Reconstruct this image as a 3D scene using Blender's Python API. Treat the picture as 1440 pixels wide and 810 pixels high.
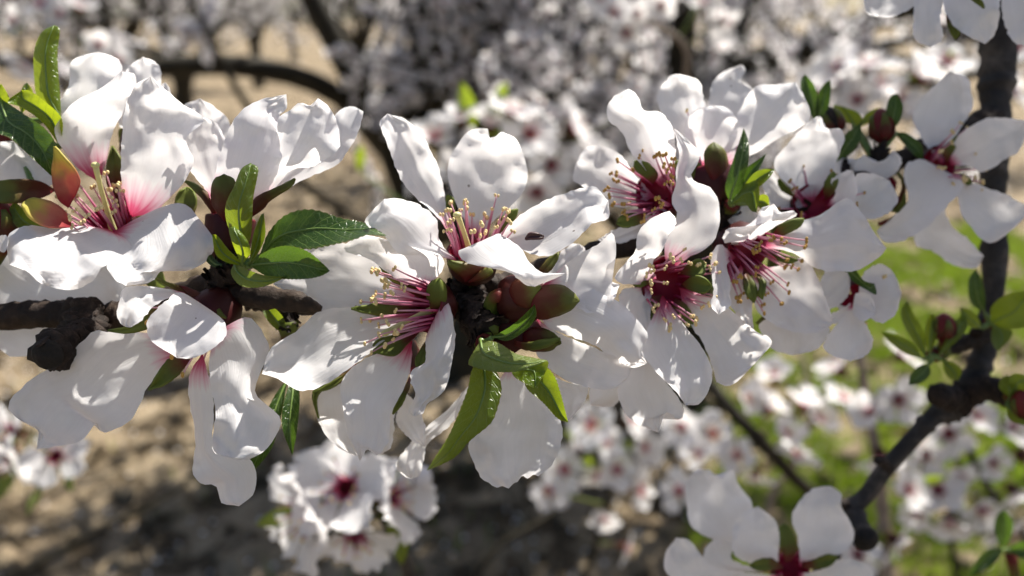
import bpy, math, random
import numpy as np
from mathutils import Vector, Matrix, noise

# ------------------------------------------------------------------ scene, camera, world, sun
for o in list(bpy.data.objects): bpy.data.objects.remove(o)
scene = bpy.context.scene
COL = scene.collection
rad = math.radians

CAM = Vector((0.0, 0.0, 1.42)); PITCH = rad(20.0)
FPX = 1040.0                       # focal length in photograph pixels (1440 wide)
FOCUS = 0.118                      # metres to the sharp blossoms
cam_data = bpy.data.cameras.new('camera'); cam = bpy.data.objects.new('camera', cam_data)
COL.objects.link(cam); scene.camera = cam
cam.location = CAM; cam.rotation_euler = (rad(90) - PITCH, 0, 0)
cam_data.sensor_width = 36.0; cam_data.lens = 36.0 * FPX / 1440.0
cam_data.clip_start = 0.01; cam_data.clip_end = 2000.0
cam_data.dof.use_dof = True; cam_data.dof.focus_distance = 0.114
cam_data.dof.aperture_fstop = 12.5; cam_data.dof.aperture_blades = 0

CX = Vector((1, 0, 0)); CU = Vector((0, math.sin(PITCH), math.cos(PITCH))); CF = Vector((0, math.cos(PITCH), -math.sin(PITCH)))
def P(px, py, D):                  # point seen at a photograph pixel, D metres in front of the lens
    return CAM + CF * D + CX * ((px - 720.0) / FPX * D) + CU * ((405.0 - py) / FPX * D)
def Pm(px, py, d):                 # the same with depth in millimetres behind the sharp plane
    return P(px, py, FOCUS + d * 0.001)
def W(a, b, c):                    # direction: right, up, towards the lens
    return (CX * a + CU * b - CF * c).normalized()

SUN = W(0.38, 0.90, -0.13)
elev = math.asin(SUN.z); azim = math.atan2(SUN.x, SUN.y)
world = bpy.data.worlds.new('World'); scene.world = world; world.use_nodes = True
wn = world.node_tree.nodes; wl = world.node_tree.links
bg = wn.get('Background') or wn.new('ShaderNodeBackground')
sky = wn.new('ShaderNodeTexSky'); sky.sky_type = 'NISHITA'; sky.sun_disc = False
sky.sun_elevation = elev; sky.sun_rotation = azim
sky.air_density = 1.0; sky.dust_density = 1.6; sky.ozone_density = 0.9
wl.new(sky.outputs[0], bg.inputs[0]); bg.inputs[1].default_value = 0.06
sl = bpy.data.lights.new('sun', 'SUN'); sun = bpy.data.objects.new('sun', sl); COL.objects.link(sun)
sl.energy = 5.0; sl.angle = rad(0.53); sl.color = (1.0, 0.95, 0.86)
sun.location = (3, 2, 8); sun.rotation_euler = SUN.to_track_quat('Z', 'Y').to_euler()
scene.view_settings.view_transform = 'Standard'; scene.view_settings.look = 'None'
scene.view_settings.exposure = 1.1; scene.view_settings.gamma = 1.0
scene.view_settings.use_curve_mapping = False
scene.render.engine = 'CYCLES'
scene.cycles.max_bounces = 6; scene.cycles.diffuse_bounces = 3; scene.cycles.transmission_bounces = 4
scene.cycles.caustics_reflective = False; scene.cycles.caustics_refractive = False

# ------------------------------------------------------------------ materials
def new_mat(name):
    m = bpy.data.materials.new(name); m.use_nodes = True
    nt = m.node_tree; nt.nodes.clear()
    return m, nt, nt.nodes.new('ShaderNodeOutputMaterial')
def node(nt, t, **kw):
    n = nt.nodes.new(t)
    for k, v in kw.items():
        if k.startswith('i_'):
            key = k[2:]; key = int(key) if key.isdigit() else key.replace('_', ' ')
            n.inputs[key].default_value = v
        else: setattr(n, k, v)
    return n
def ramp(nt, fac, stops, interp='LINEAR'):
    r = nt.nodes.new('ShaderNodeValToRGB'); r.color_ramp.interpolation = interp
    e = r.color_ramp.elements
    while len(e) < len(stops): e.new(0.5)
    for i, (p, c) in enumerate(stops):
        e[i].position = p; e[i].color = (*c, 1) if len(c) == 3 else c
    nt.links.new(fac, r.inputs[0]); return r
def mathn(nt, op, a, b=None, c=None):
    n = nt.nodes.new('ShaderNodeMath'); n.operation = op
    for i, x in enumerate((a, b, c)):
        if x is None: continue
        if hasattr(x, 'is_linked'): nt.links.new(x, n.inputs[i])
        else: n.inputs[i].default_value = x
    return n.outputs[0]
def mixc(nt, fac, a, b, blend='MIX'):
    n = nt.nodes.new('ShaderNodeMix'); n.data_type = 'RGBA'; n.blend_type = blend
    for sock, x in ((n.inputs[0], fac), (n.inputs[6], a), (n.inputs[7], b)):
        if hasattr(x, 'is_linked'): nt.links.new(x, sock)
        elif isinstance(x, tuple): sock.default_value = (*x, 1)
        else: sock.default_value = x
    return n.outputs[2]
def objattr(nt, name):
    return node(nt, 'ShaderNodeAttribute', attribute_type='OBJECT', attribute_name=name).outputs['Fac']

def petal_material(name, fine=True):
    m, nt, out = new_mat(name); L = nt.links
    uv = node(nt, 'ShaderNodeUVMap'); sep = node(nt, 'ShaderNodeSeparateXYZ'); L.new(uv.outputs[0], sep.inputs[0])
    u, v = sep.outputs[0], sep.outputs[1]
    if fine: blush = mathn(nt, 'ADD', objattr(nt, 'blush'), 0.15)
    else: blush = 0.16
    t = mathn(nt, 'DIVIDE', v, blush)
    if fine:
        nz = node(nt, 'ShaderNodeTexNoise', i_Scale=1.0, i_Detail=3.0)
        mp = node(nt, 'ShaderNodeMapping'); mp.inputs['Scale'].default_value = (9, 1.6, 1)
        L.new(uv.outputs[0], mp.inputs[0]); L.new(mp.outputs[0], nz.inputs[0])
        t = mathn(nt, 'ADD', t, mathn(nt, 'MULTIPLY', mathn(nt, 'SUBTRACT', nz.outputs[0], 0.5), 0.7))
    cr = ramp(nt, t, [(0.0, (0.42, 0.010, 0.05)), (0.34, (0.62, 0.11, 0.22)), (0.66, (0.82, 0.55, 0.64)), (1.0, (0.915, 0.905, 0.92))])
    col = cr.outputs[0]
    pr = node(nt, 'ShaderNodeBsdfPrincipled'); pr.inputs['Roughness'].default_value = 0.42
    pr.inputs['Specular IOR Level'].default_value = 0.35
    if fine:
        # fine fan of veins, blotches, and a few dust specks
        mp2 = node(nt, 'ShaderNodeMapping'); mp2.inputs['Scale'].default_value = (38, 2.6, 1)
        L.new(uv.outputs[0], mp2.inputs[0])
        vein = node(nt, 'ShaderNodeTexNoise', i_Scale=1.0, i_Detail=4.0, i_Roughness=0.55); L.new(mp2.outputs[0], vein.inputs[0])
        tc = node(nt, 'ShaderNodeTexCoord')
        cells = node(nt, 'ShaderNodeTexNoise', i_Scale=900.0, i_Detail=3.0); L.new(tc.outputs['Object'], cells.inputs[0])
        soft = node(nt, 'ShaderNodeTexNoise', i_Scale=140.0, i_Detail=3.0); L.new(tc.outputs['Object'], soft.inputs[0])
        col = mixc(nt, mathn(nt, 'MULTIPLY', ramp(nt, vein.outputs[0], [(0.40, (1, 1, 1)), (0.62, (0, 0, 0))]).outputs[0], 0.10), col, (0.74, 0.72, 0.72), 'MULTIPLY')
        col = mixc(nt, ramp(nt, soft.outputs[0], [(0.40, (0, 0, 0)), (0.75, (0.30, 0.30, 0.30))]).outputs[0], col, (0.80, 0.78, 0.72), 'MULTIPLY')
        sp = node(nt, 'ShaderNodeTexVoronoi', i_Scale=330.0); L.new(tc.outputs['Object'], sp.inputs[0])
        spr = node(nt, 'ShaderNodeTexNoise', i_Scale=75.0); L.new(tc.outputs['Object'], spr.inputs[0])
        spk = mathn(nt, 'MULTIPLY', mathn(nt, 'LESS_THAN', sp.outputs[0], 0.075), mathn(nt, 'GREATER_THAN', spr.outputs[0], 0.63))
        col = mixc(nt, mathn(nt, 'MULTIPLY', spk, 0.75), col, (0.12, 0.08, 0.05))
        h = mathn(nt, 'ADD', mathn(nt, 'MULTIPLY', vein.outputs[0], 1.0), mathn(nt, 'MULTIPLY', cells.outputs[0], 0.5))
        bp = node(nt, 'ShaderNodeBump'); bp.inputs['Strength'].default_value = 0.34; bp.inputs['Distance'].default_value = 0.0003
        L.new(h, bp.inputs['Height']); L.new(bp.outputs[0], pr.inputs['Normal'])
    L.new(col, pr.inputs['Base Color'])
    tr = node(nt, 'ShaderNodeBsdfTranslucent')
    L.new(mixc(nt, 0.35, col, (0.94, 0.90, 0.85), 'MULTIPLY'), tr.inputs[0])
    mx = node(nt, 'ShaderNodeMixShader'); mx.inputs[0].default_value = 0.50
    L.new(pr.outputs[0], mx.inputs[1]); L.new(tr.outputs[0], mx.inputs[2]); L.new(mx.outputs[0], out.inputs[0])
    return m

def leaf_material(name, top, under, trans, vein_amt=1.0):
    m, nt, out = new_mat(name); L = nt.links
    uv = node(nt, 'ShaderNodeUVMap'); sep = node(nt, 'ShaderNodeSeparateXYZ'); L.new(uv.outputs[0], sep.inputs[0])
    au = mathn(nt, 'ABSOLUTE', mathn(nt, 'SUBTRACT', mathn(nt, 'MULTIPLY', sep.outputs[0], 2.0), 1.0))
    tc = node(nt, 'ShaderNodeTexCoord')
    wob = node(nt, 'ShaderNodeTexNoise', i_Scale=260.0, i_Detail=2.0); L.new(tc.outputs['Object'], wob.inputs[0])
    ph = mathn(nt, 'ADD', mathn(nt, 'SUBTRACT', mathn(nt, 'MULTIPLY', sep.outputs[1], 9.0), mathn(nt, 'MULTIPLY', au, 1.5)), mathn(nt, 'MULTIPLY', wob.outputs[0], 0.7))
    fr = mathn(nt, 'ABSOLUTE', mathn(nt, 'SUBTRACT', mathn(nt, 'FRACT', ph), 0.5))
    v1 = ramp(nt, fr, [(0.0, (1, 1, 1)), (0.09, (0, 0, 0))])
    vor = node(nt, 'ShaderNodeTexVoronoi', i_Scale=1100.0, feature='DISTANCE_TO_EDGE'); L.new(tc.outputs['Object'], vor.inputs[0])
    v2 = ramp(nt, vor.outputs[0], [(0.0, (0.45, 0.45, 0.45)), (0.07, (0, 0, 0))])
    veins = mathn(nt, 'MAXIMUM', v1.outputs[0], v2.outputs[0])
    nz = node(nt, 'ShaderNodeTexNoise', i_Scale=150.0, i_Detail=4.0); L.new(tc.outputs['Object'], nz.inputs[0])
    base = mixc(nt, nz.outputs[0], tuple(c * 0.72 for c in top), tuple(min(1, c * 1.35) for c in top))
    geo = node(nt, 'ShaderNodeNewGeometry')
    base = mixc(nt, geo.outputs['Backfacing'], base, under)
    col = mixc(nt, mathn(nt, 'MULTIPLY', veins, 0.42 * vein_amt), base, (0.25, 0.36, 0.10))
    edge = ramp(nt, au, [(0.90, (0, 0, 0)), (1.0, (0.35, 0.35, 0.35))])
    col = mixc(nt, edge.outputs[0], col, (0.22, 0.12, 0.04))
    pr = node(nt, 'ShaderNodeBsdfPrincipled'); pr.inputs['Roughness'].default_value = 0.33
    pr.inputs['Specular IOR Level'].default_value = 0.5
    L.new(col, pr.inputs['Base Color'])
    bp = node(nt, 'ShaderNodeBump', invert=True); bp.inputs['Strength'].default_value = 0.5; bp.inputs['Distance'].default_value = 0.0003
    L.new(mathn(nt, 'ADD', veins, mathn(nt, 'MULTIPLY', nz.outputs[0], 0.5)), bp.inputs['Height']); L.new(bp.outputs[0], pr.inputs['Normal'])
    tr = node(nt, 'ShaderNodeBsdfTranslucent'); L.new(mixc(nt, mathn(nt, 'MULTIPLY', veins, 0.4), trans, (0.12, 0.2, 0.02)), tr.inputs[0])
    mx = node(nt, 'ShaderNodeMixShader'); mx.inputs[0].default_value = 0.38
    L.new(pr.outputs[0], mx.inputs[1]); L.new(tr.outputs[0], mx.inputs[2]); L.new(mx.outputs[0], out.inputs[0])
    return m

def sepal_material(name, c0, c1, c2, translucent=0.25):
    m, nt, out = new_mat(name); L = nt.links
    uv = node(nt, 'ShaderNodeUVMap'); sep = node(nt, 'ShaderNodeSeparateXYZ'); L.new(uv.outputs[0], sep.inputs[0])
    tc = node(nt, 'ShaderNodeTexCoord')
    nz = node(nt, 'ShaderNodeTexNoise', i_Scale=420.0, i_Detail=4.0); L.new(tc.outputs['Object'], nz.inputs[0])
    t = mathn(nt, 'ADD', sep.outputs[1], mathn(nt, 'MULTIPLY', mathn(nt, 'SUBTRACT', nz.outputs[0], 0.5), 0.5))
    cr = ramp(nt, t, [(0.12, c0), (0.45, c1), (0.8, c2)])
    pr = node(nt, 'ShaderNodeBsdfPrincipled'); pr.inputs['Roughness'].default_value = 0.5
    pr.inputs['Specular IOR Level'].default_value = 0.25
    L.new(cr.outputs[0], pr.inputs['Base Color'])
    bp = node(nt, 'ShaderNodeBump'); bp.inputs['Strength'].default_value = 0.4; bp.inputs['Distance'].default_value = 0.0003
    L.new(nz.outputs[0], bp.inputs['Height']); L.new(bp.outputs[0], pr.inputs['Normal'])
    tr = node(nt, 'ShaderNodeBsdfTranslucent'); L.new(cr.outputs[0], tr.inputs[0])
    mx = node(nt, 'ShaderNodeMixShader'); mx.inputs[0].default_value = translucent
    L.new(pr.outputs[0], mx.inputs[1]); L.new(tr.outputs[0], mx.inputs[2]); L.new(mx.outputs[0], out.inputs[0])
    return m

def bark_material(name, c0, c1, c2, sc=300.0, bump=0.0008, stretch=(1, 1, 1)):
    m, nt, out = new_mat(name); L = nt.links
    tc = node(nt, 'ShaderNodeTexCoord')
    n1 = node(nt, 'ShaderNodeTexNoise', i_Scale=sc, i_Detail=6.0, i_Roughness=0.65); L.new(tc.outputs['Object'], n1.inputs[0])
    n2 = node(nt, 'ShaderNodeTexNoise', i_Scale=sc * 0.28, i_Detail=3.0); L.new(tc.outputs['Object'], n2.inputs[0])
    vo = node(nt, 'ShaderNodeTexVoronoi', i_Scale=sc * 0.9); L.new(tc.outputs['Object'], vo.inputs[0])
    cr = ramp(nt, n1.outputs[0], [(0.30, c0), (0.52, c1), (0.74, c2)])
    col = mixc(nt, mathn(nt, 'MULTIPLY', n2.outputs[0], 0.8), cr.outputs[0], c0)
    pr = node(nt, 'ShaderNodeBsdfPrincipled'); pr.inputs['Roughness'].default_value = 0.72; pr.inputs['Specular IOR Level'].default_value = 0.3
    L.new(col, pr.inputs['Base Color'])
    bp = node(nt, 'ShaderNodeBump'); bp.inputs['Strength'].default_value = 0.9; bp.inputs['Distance'].default_value = bump
    L.new(mathn(nt, 'ADD', n1.outputs[0], mathn(nt, 'MULTIPLY', vo.outputs[0], 0.5)), bp.inputs['Height']); L.new(bp.outputs[0], pr.inputs['Normal'])
    L.new(pr.outputs[0], out.inputs[0]); return m

def plain_material(name, c0, c1, sc=500.0, rough=0.55, translucent=0.0, bump=0.0002):
    m, nt, out = new_mat(name); L = nt.links
    tc = node(nt, 'ShaderNodeTexCoord')
    n1 = node(nt, 'ShaderNodeTexNoise', i_Scale=sc, i_Detail=3.0); L.new(tc.outputs['Object'], n1.inputs[0])
    col = mixc(nt, n1.outputs[0], c0, c1)
    pr = node(nt, 'ShaderNodeBsdfPrincipled'); pr.inputs['Roughness'].default_value = rough
    L.new(col, pr.inputs['Base Color'])
    bp = node(nt, 'ShaderNodeBump'); bp.inputs['Strength'].default_value = 0.5; bp.inputs['Distance'].default_value = bump
    L.new(n1.outputs[0], bp.inputs['Height']); L.new(bp.outputs[0], pr.inputs['Normal'])
    if translucent:
        tr = node(nt, 'ShaderNodeBsdfTranslucent'); L.new(col, tr.inputs[0])
        mx = node(nt, 'ShaderNodeMixShader'); mx.inputs[0].default_value = translucent
        L.new(pr.outputs[0], mx.inputs[1]); L.new(tr.outputs[0], mx.inputs[2]); L.new(mx.outputs[0], out.inputs[0])
    else: L.new(pr.outputs[0], out.inputs[0])
    return m

M = {}
M['petal'] = petal_material('white_petal')
M['petal_far'] = petal_material('white_petal_far', False)
M['leaf'] = leaf_material('young_leaf', (0.052, 0.095, 0.010), (0.13, 0.17, 0.045), (0.34, 0.44, 0.02))
M['leaf_bright'] = leaf_material('bright_leaf', (0.09, 0.15, 0.010), (0.16, 0.21, 0.04), (0.46, 0.56, 0.02), 0.6)
M['leaf_dark'] = leaf_material('dark_leaf', (0.022, 0.055, 0.012), (0.09, 0.13, 0.045), (0.10, 0.19, 0.015))
M['midrib'] = plain_material('leaf_midrib', (0.10, 0.17, 0.03), (0.16, 0.23, 0.06), 400, 0.4)
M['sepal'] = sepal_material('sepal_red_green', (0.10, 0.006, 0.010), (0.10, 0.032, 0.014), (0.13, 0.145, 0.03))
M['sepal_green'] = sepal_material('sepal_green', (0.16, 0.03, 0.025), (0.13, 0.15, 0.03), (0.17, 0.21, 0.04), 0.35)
M['sepal_lit'] = sepal_material('sepal_sunlit', (0.45, 0.06, 0.08), (0.55, 0.20, 0.14), (0.50, 0.44, 0.10), 0.40)  # brighter sepal copy, the sunlight through it painted into the colour
M['cup'] = sepal_material('flower_cup', (0.045, 0.008, 0.006), (0.050, 0.004, 0.007), (0.30, 0.008, 0.035), 0.10)
M['filament'] = sepal_material('filament', (0.42, 0.03, 0.11), (0.60, 0.20, 0.32), (0.74, 0.42, 0.50), 0.3)
M['anther'] = plain_material('anther', (0.62, 0.44, 0.18), (0.84, 0.68, 0.36), 1500, 0.7)
M['anther_brown'] = plain_material('anther_old', (0.30, 0.16, 0.03), (0.55, 0.34, 0.08), 1500, 0.7)
M['style'] = plain_material('style', (0.62, 0.60, 0.22), (0.76, 0.72, 0.40), 800, 0.5, 0.25)
M['bark'] = bark_material('branch_bark', (0.010, 0.006, 0.004), (0.030, 0.017, 0.010), (0.085, 0.055, 0.036))
M['bark_grey'] = bark_material('grey_bark', (0.014, 0.012, 0.011), (0.055, 0.047, 0.042), (0.21, 0.175, 0.145), 160)
M['bark_far'] = bark_material('limb_bark', (0.010, 0.008, 0.004), (0.028, 0.022, 0.010), (0.060, 0.047, 0.024), 14, 0.008)
M['twig_pale'] = bark_material('pale_twig_bark', (0.16, 0.12, 0.09), (0.26, 0.21, 0.165), (0.36, 0.30, 0.24), 120)
M['scale'] = bark_material('bud_scale', (0.008, 0.005, 0.004), (0.025, 0.015, 0.011), (0.09, 0.06, 0.045), 700)
M['cut'] = bark_material('cut_wood', (0.006, 0.005, 0.004), (0.012, 0.009, 0.007), (0.03, 0.02, 0.015), 500)
M['bud'] = sepal_material('flower_bud', (0.06, 0.03, 0.012), (0.13, 0.014, 0.016), (0.16, 0.022, 0.022), 0.12)
M['centre_far'] = plain_material('flower_centre', (0.42, 0.10, 0.12), (0.62, 0.26, 0.26), 300, 0.6)
M['fleck'] = plain_material('dark_fleck', (0.03, 0.006, 0.006), (0.06, 0.012, 0.01), 300, 0.4)

# ------------------------------------------------------------------ object helpers
def link(name, verts, faces, mats, parent=None, loc=(0, 0, 0), uvs=None, midx=None, smooth=True):
    me = bpy.data.meshes.new(name); me.from_pydata(verts, [], faces)
    for m in (mats if isinstance(mats, (list, tuple)) else [mats]): me.materials.append(m)
    if uvs is not None:
        lay = me.uv_layers.new(name='UVMap')
        vi = np.empty(len(me.loops), np.int32); me.loops.foreach_get('vertex_index', vi)
        lay.data.foreach_set('uv', np.asarray(uvs, np.float32)[vi].ravel())
    if midx is not None: me.polygons.foreach_set('material_index', np.asarray(midx, np.int32))
    if smooth: me.polygons.foreach_set('use_smooth', np.ones(len(me.polygons), bool))
    me.update()
    o = bpy.data.objects.new(name, me); COL.objects.link(o); o.location = loc
    if parent: o.parent = parent
    return o
def empty(name, loc):
    o = bpy.data.objects.new(name, None); COL.objects.link(o); o.location = loc
    o.empty_display_size = 0.005; return o
def tag(o, label=None, cat=None, group=None, kind=None):
    if label: o['label'] = label
    if cat: o['category'] = cat
    if group: o['group'] = group
    if kind: o['kind'] = kind
    return o

def spline(pts, n):                # arc-length resampled Catmull-Rom through pts
    p = [np.array(q, float) for q in pts]
    if len(p) == 2: p = [p[0], (p[0] + p[1]) / 2, p[1]]
    p = [2 * p[0] - p[1]] + p + [2 * p[-1] - p[-2]]
    out = []
    for i in range(1, len(p) - 2):
        a, b, c, d = p[i - 1], p[i], p[i + 1], p[i + 2]
        for k in range(12):
            t = k / 12.0
            out.append(0.5 * ((2 * b) + (c - a) * t + (2 * a - 5 * b + 4 * c - d) * t * t + (3 * b - a - 3 * c + d) * t ** 3))
    out.append(p[-2]); out = np.array(out)
    s = np.concatenate([[0], np.cumsum(np.linalg.norm(np.diff(out, axis=0), axis=1))])
    q = np.linspace(0, s[-1], n)
    return np.stack([np.interp(q, s, out[:, k]) for k in range(out.shape[1])], 1)

def patch(Lp, Rp, dep, origin, nv=24, nu=13, ruffle=0.5, frill=0.7, serr=0.0, seed=0, notch=()):
    """A curved blade between two traced edges.  dep = (base, middle, tip, cup, tilt) in mm."""
    dep = tuple(dep) + (0,) * (5 - len(dep))
    db, dm, dt, cup, tilt = dep
    if serr == 0:
        Lc = spline(Lp, nv); Rc = spline(Rp, nv)
    else:
        Lc = spline(Lp, nv); Rc = spline(Rp, nv)
        mid = (Lc + Rc) / 2
        saw = (np.arange(nv) % 2) * serr * np.sin(np.linspace(0, math.pi, nv)) ** 0.5
        for E in (Lc, Rc):
            dv = E - mid; ln = np.maximum(np.linalg.norm(dv, axis=1), 1e-6)
            E += dv / ln[:, None] * saw[:, None]
    verts, uvs = [], []
    so = Vector((seed * 7.31, seed * 3.17, seed * 1.7))
    for i in range(nv):
        v = i / (nv - 1.0)
        d0 = db * (1 - v) * (1 - 2 * v) + dm * 4 * v * (1 - v) + dt * v * (2 * v - 1)
        for j in range(nu):
            u = j / (nu - 1.0); s = 2 * u - 1
            q = Lc[i] * (1 - u) + Rc[i] * u
            env = min(1.0, v * 1.6)
            d = d0 - cup * s * s * min(1, v * 3) * min(1.0, (1 - v) * 4 + 0.25) + tilt * s * min(1, v * 2.5)
            if ruffle:
                e = abs(s) ** 2.2 * 0.8 + v ** 3 * 0.8
                nl = noise.noise(Vector((q[0] * 0.030, q[1] * 0.030, 0)) + so)
                nh = noise.noise(Vector((q[0] * 0.075, q[1] * 0.075, 5)) + so)
                d += ruffle * env * (nl * 2.4 * (0.35 + e) + nh * 0.9 * (0.12 + e))
                d += ruffle * .30 * v * v * math.sin(s * 8.5 + 3 * nl + seed) * (.4 + .6 * abs(s)) + ruffle * .10 * env * noise.noise(Vector((q[0] * .16, q[1] * .16, 2)) + so)
                d += 0.28 * math.exp(-(s / 0.16) ** 2) * env * (1 - v * 0.6)      # soft midrib groove
            x, y = q
            for nu0, nw, nd in notch:
                dv = Lc[0] - q; ln = math.hypot(*dv) + 1e-6; k = nd * math.exp(-((u - nu0) / nw) ** 2) * v ** 8
                x += dv[0] / ln * k; y += dv[1] / ln * k
            if frill and (j in (0, nu - 1) or i == nv - 1) and 0 < i:
                f = noise.noise(Vector((q[0] * 0.22, q[1] * 0.22, 9)) + so)
                c = (Lc[i] + Rc[i]) / 2 if i < nv - 1 else (Lc[max(0, i - 6)] + Rc[max(0, i - 6)]) / 2
                dv = q - c; ln = math.hypot(*dv) + 1e-6
                x += dv[0] / ln * f * frill * 2.2; y += dv[1] / ln * f * frill * 2.2
            verts.append(tuple(Pm(x, y, d) - origin)); uvs.append((u, v))
    faces = [(i * nu + j, i * nu + j + 1, (i + 1) * nu + j + 1, (i + 1) * nu + j) for i in range(nv - 1) for j in range(nu - 1)]
    return verts, faces, uvs

def tube_np(pts, radii, ns=8, caps=True):
    pts = [Vector(p) for p in pts]; n = len(pts)
    verts, uvs, faces = [], [], []
    t0 = (pts[1] - pts[0]).normalized()
    a = t0.orthogonal().normalized()
    for i in range(n):
        t = (pts[min(i + 1, n - 1)] - pts[max(i - 1, 0)])
        t = t.normalized() if t.length > 1e-9 else t0
        a = (a - t * a.dot(t)); a = a.normalized() if a.length > 1e-6 else t.orthogonal().normalized()
        b = t.cross(a)
        for k in range(ns):
            th = 2 * math.pi * k / ns
            verts.append(tuple(pts[i] + (a * math.cos(th) + b * math.sin(th)) * radii[i])); uvs.append((k / ns, i / (n - 1)))
    for i in range(n - 1):
        for k in range(ns):
            faces.append((i * ns + k, i * ns + (k + 1) % ns, (i + 1) * ns + (k + 1) % ns, (i + 1) * ns + k))
    if caps:
        faces.append(tuple(range(ns - 1, -1, -1))); faces.append(tuple((n - 1) * ns + k for k in range(ns)))
    return verts, faces, uvs

def rough_tube(pts, radii, ns, amp, freq, rings=0.0, seed=0):
    """Tube with lumpy, ringed bark relief."""
    v, f, uv = tube_np(pts, radii, ns)
    n = len(pts); out = []
    for i in range(n):
        c = Vector(pts[i])
        for k in range(ns):
            p = Vector(v[i * ns + k]); r = p - c
            m = 1 + amp * noise.noise(p * freq + Vector((seed, 0, 0))) + amp * 0.6 * noise.noise(p * freq * 3.1 + Vector((0, seed, 0)))
            if rings: m += rings * math.sin(i * 1.9 + 2 * noise.noise(p * freq * 0.7))
            out.append(tuple(c + r * m))
    return out, f, uv

def merge(parts):
    V, F, U = [], [], []
    for v, f, u in parts:
        o = len(V); V += v; U += (u if u is not None else [(0, 0)] * len(v)); F += [tuple(i + o for i in q) for q in f]
    return V, F, U
def blob(c, rx, ry, rz, n=6, m=8, rot=None, vlo=0.0):
    V, F, U = [], [], []
    for i in range(n + 1):
        th = math.pi * i / n
        for k in range(m):
            ph = 2 * math.pi * k / m
            p = Vector((rx * math.sin(th) * math.cos(ph), ry * math.sin(th) * math.sin(ph), rz * math.cos(th)))
            if rot: p = rot @ p
            V.append(tuple(Vector(c) + p)); U.append((k / m, 1 - i / n))
    for i in range(n):
        for k in range(m):
            F.append((i * m + k, i * m + (k + 1) % m, (i + 1) * m + (k + 1) % m, (i + 1) * m + k))
    return V, F, U
# ------------------------------------------------------------------ ground
def project(p):
    q = Vector(p) - CAM; D = q.dot(CF)
    return (720 + FPX * q.dot(CX) / D, 405 - FPX * q.dot(CU) / D, D) if D > 1e-3 else (1e6, 1e6, D)
def ground_px(px, py):
    d = CF + CX * ((px - 720) / FPX) + CU * ((405 - py) / FPX)
    return CAM + d * (-CAM.z / d.z)
def gz(x, y):
    return .035 * noise.noise(Vector((x * 1.3, y * 1.3, 0))) + .022 * noise.noise(Vector((x * 6, y * 6, 3))) + .012 * noise.noise(Vector((x * 17, y * 17, 7)))
def sand_material():
    m, nt, out = new_mat('sandy_soil'); L = nt.links
    tc = node(nt, 'ShaderNodeTexCoord')
    n1 = node(nt, 'ShaderNodeTexNoise', i_Scale=1.6, i_Detail=6.0, i_Roughness=.6); L.new(tc.outputs['Object'], n1.inputs[0])
    n2 = node(nt, 'ShaderNodeTexNoise', i_Scale=22.0, i_Detail=8.0, i_Roughness=.7); L.new(tc.outputs['Object'], n2.inputs[0])
    c = ramp(nt, n1.outputs[0], [(.3, (.26, .195, .125)), (.5, (.42, .335, .22)), (.7, (.52, .43, .30))])
    col = mixc(nt, mathn(nt, 'MULTIPLY', n2.outputs[0], .75), c.outputs[0], (.20, .15, .10))
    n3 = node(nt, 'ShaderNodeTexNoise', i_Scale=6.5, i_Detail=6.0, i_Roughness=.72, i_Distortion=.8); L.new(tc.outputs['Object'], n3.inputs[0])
    col = mixc(nt, ramp(nt, n3.outputs[0], [(.47, (0, 0, 0)), (.55, (.88, .88, .88))]).outputs[0], col, (.050, .036, .022))     # dark noise patches paint mottled tree shade into the soil colour
    pr = node(nt, 'ShaderNodeBsdfPrincipled'); pr.inputs['Roughness'].default_value = .95; pr.inputs['Specular IOR Level'].default_value = .1
    L.new(col, pr.inputs['Base Color'])
    bp = node(nt, 'ShaderNodeBump'); bp.inputs['Strength'].default_value = 1.0; bp.inputs['Distance'].default_value = .03
    L.new(n2.outputs[0], bp.inputs['Height']); L.new(bp.outputs[0], pr.inputs['Normal']); L.new(pr.outputs[0], out.inputs[0])
    return m
N = 240
sx = np.sinh(np.linspace(-1, 1, N) * 7.2) * .62; sy = np.sinh(np.linspace(-1, 1, N) * 7.2) * .62 + 2.4
V = [(float(x), float(y), gz(x, y) if abs(x) < 14 and -10 < y < 18 else 0.0) for y in sy for x in sx]
F = [(j * N + i, j * N + i + 1, (j + 1) * N + i + 1, (j + 1) * N + i) for j in range(N - 1) for i in range(N - 1)]
g = link('ground', V, F, sand_material()); g['kind'] = 'structure'

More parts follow.
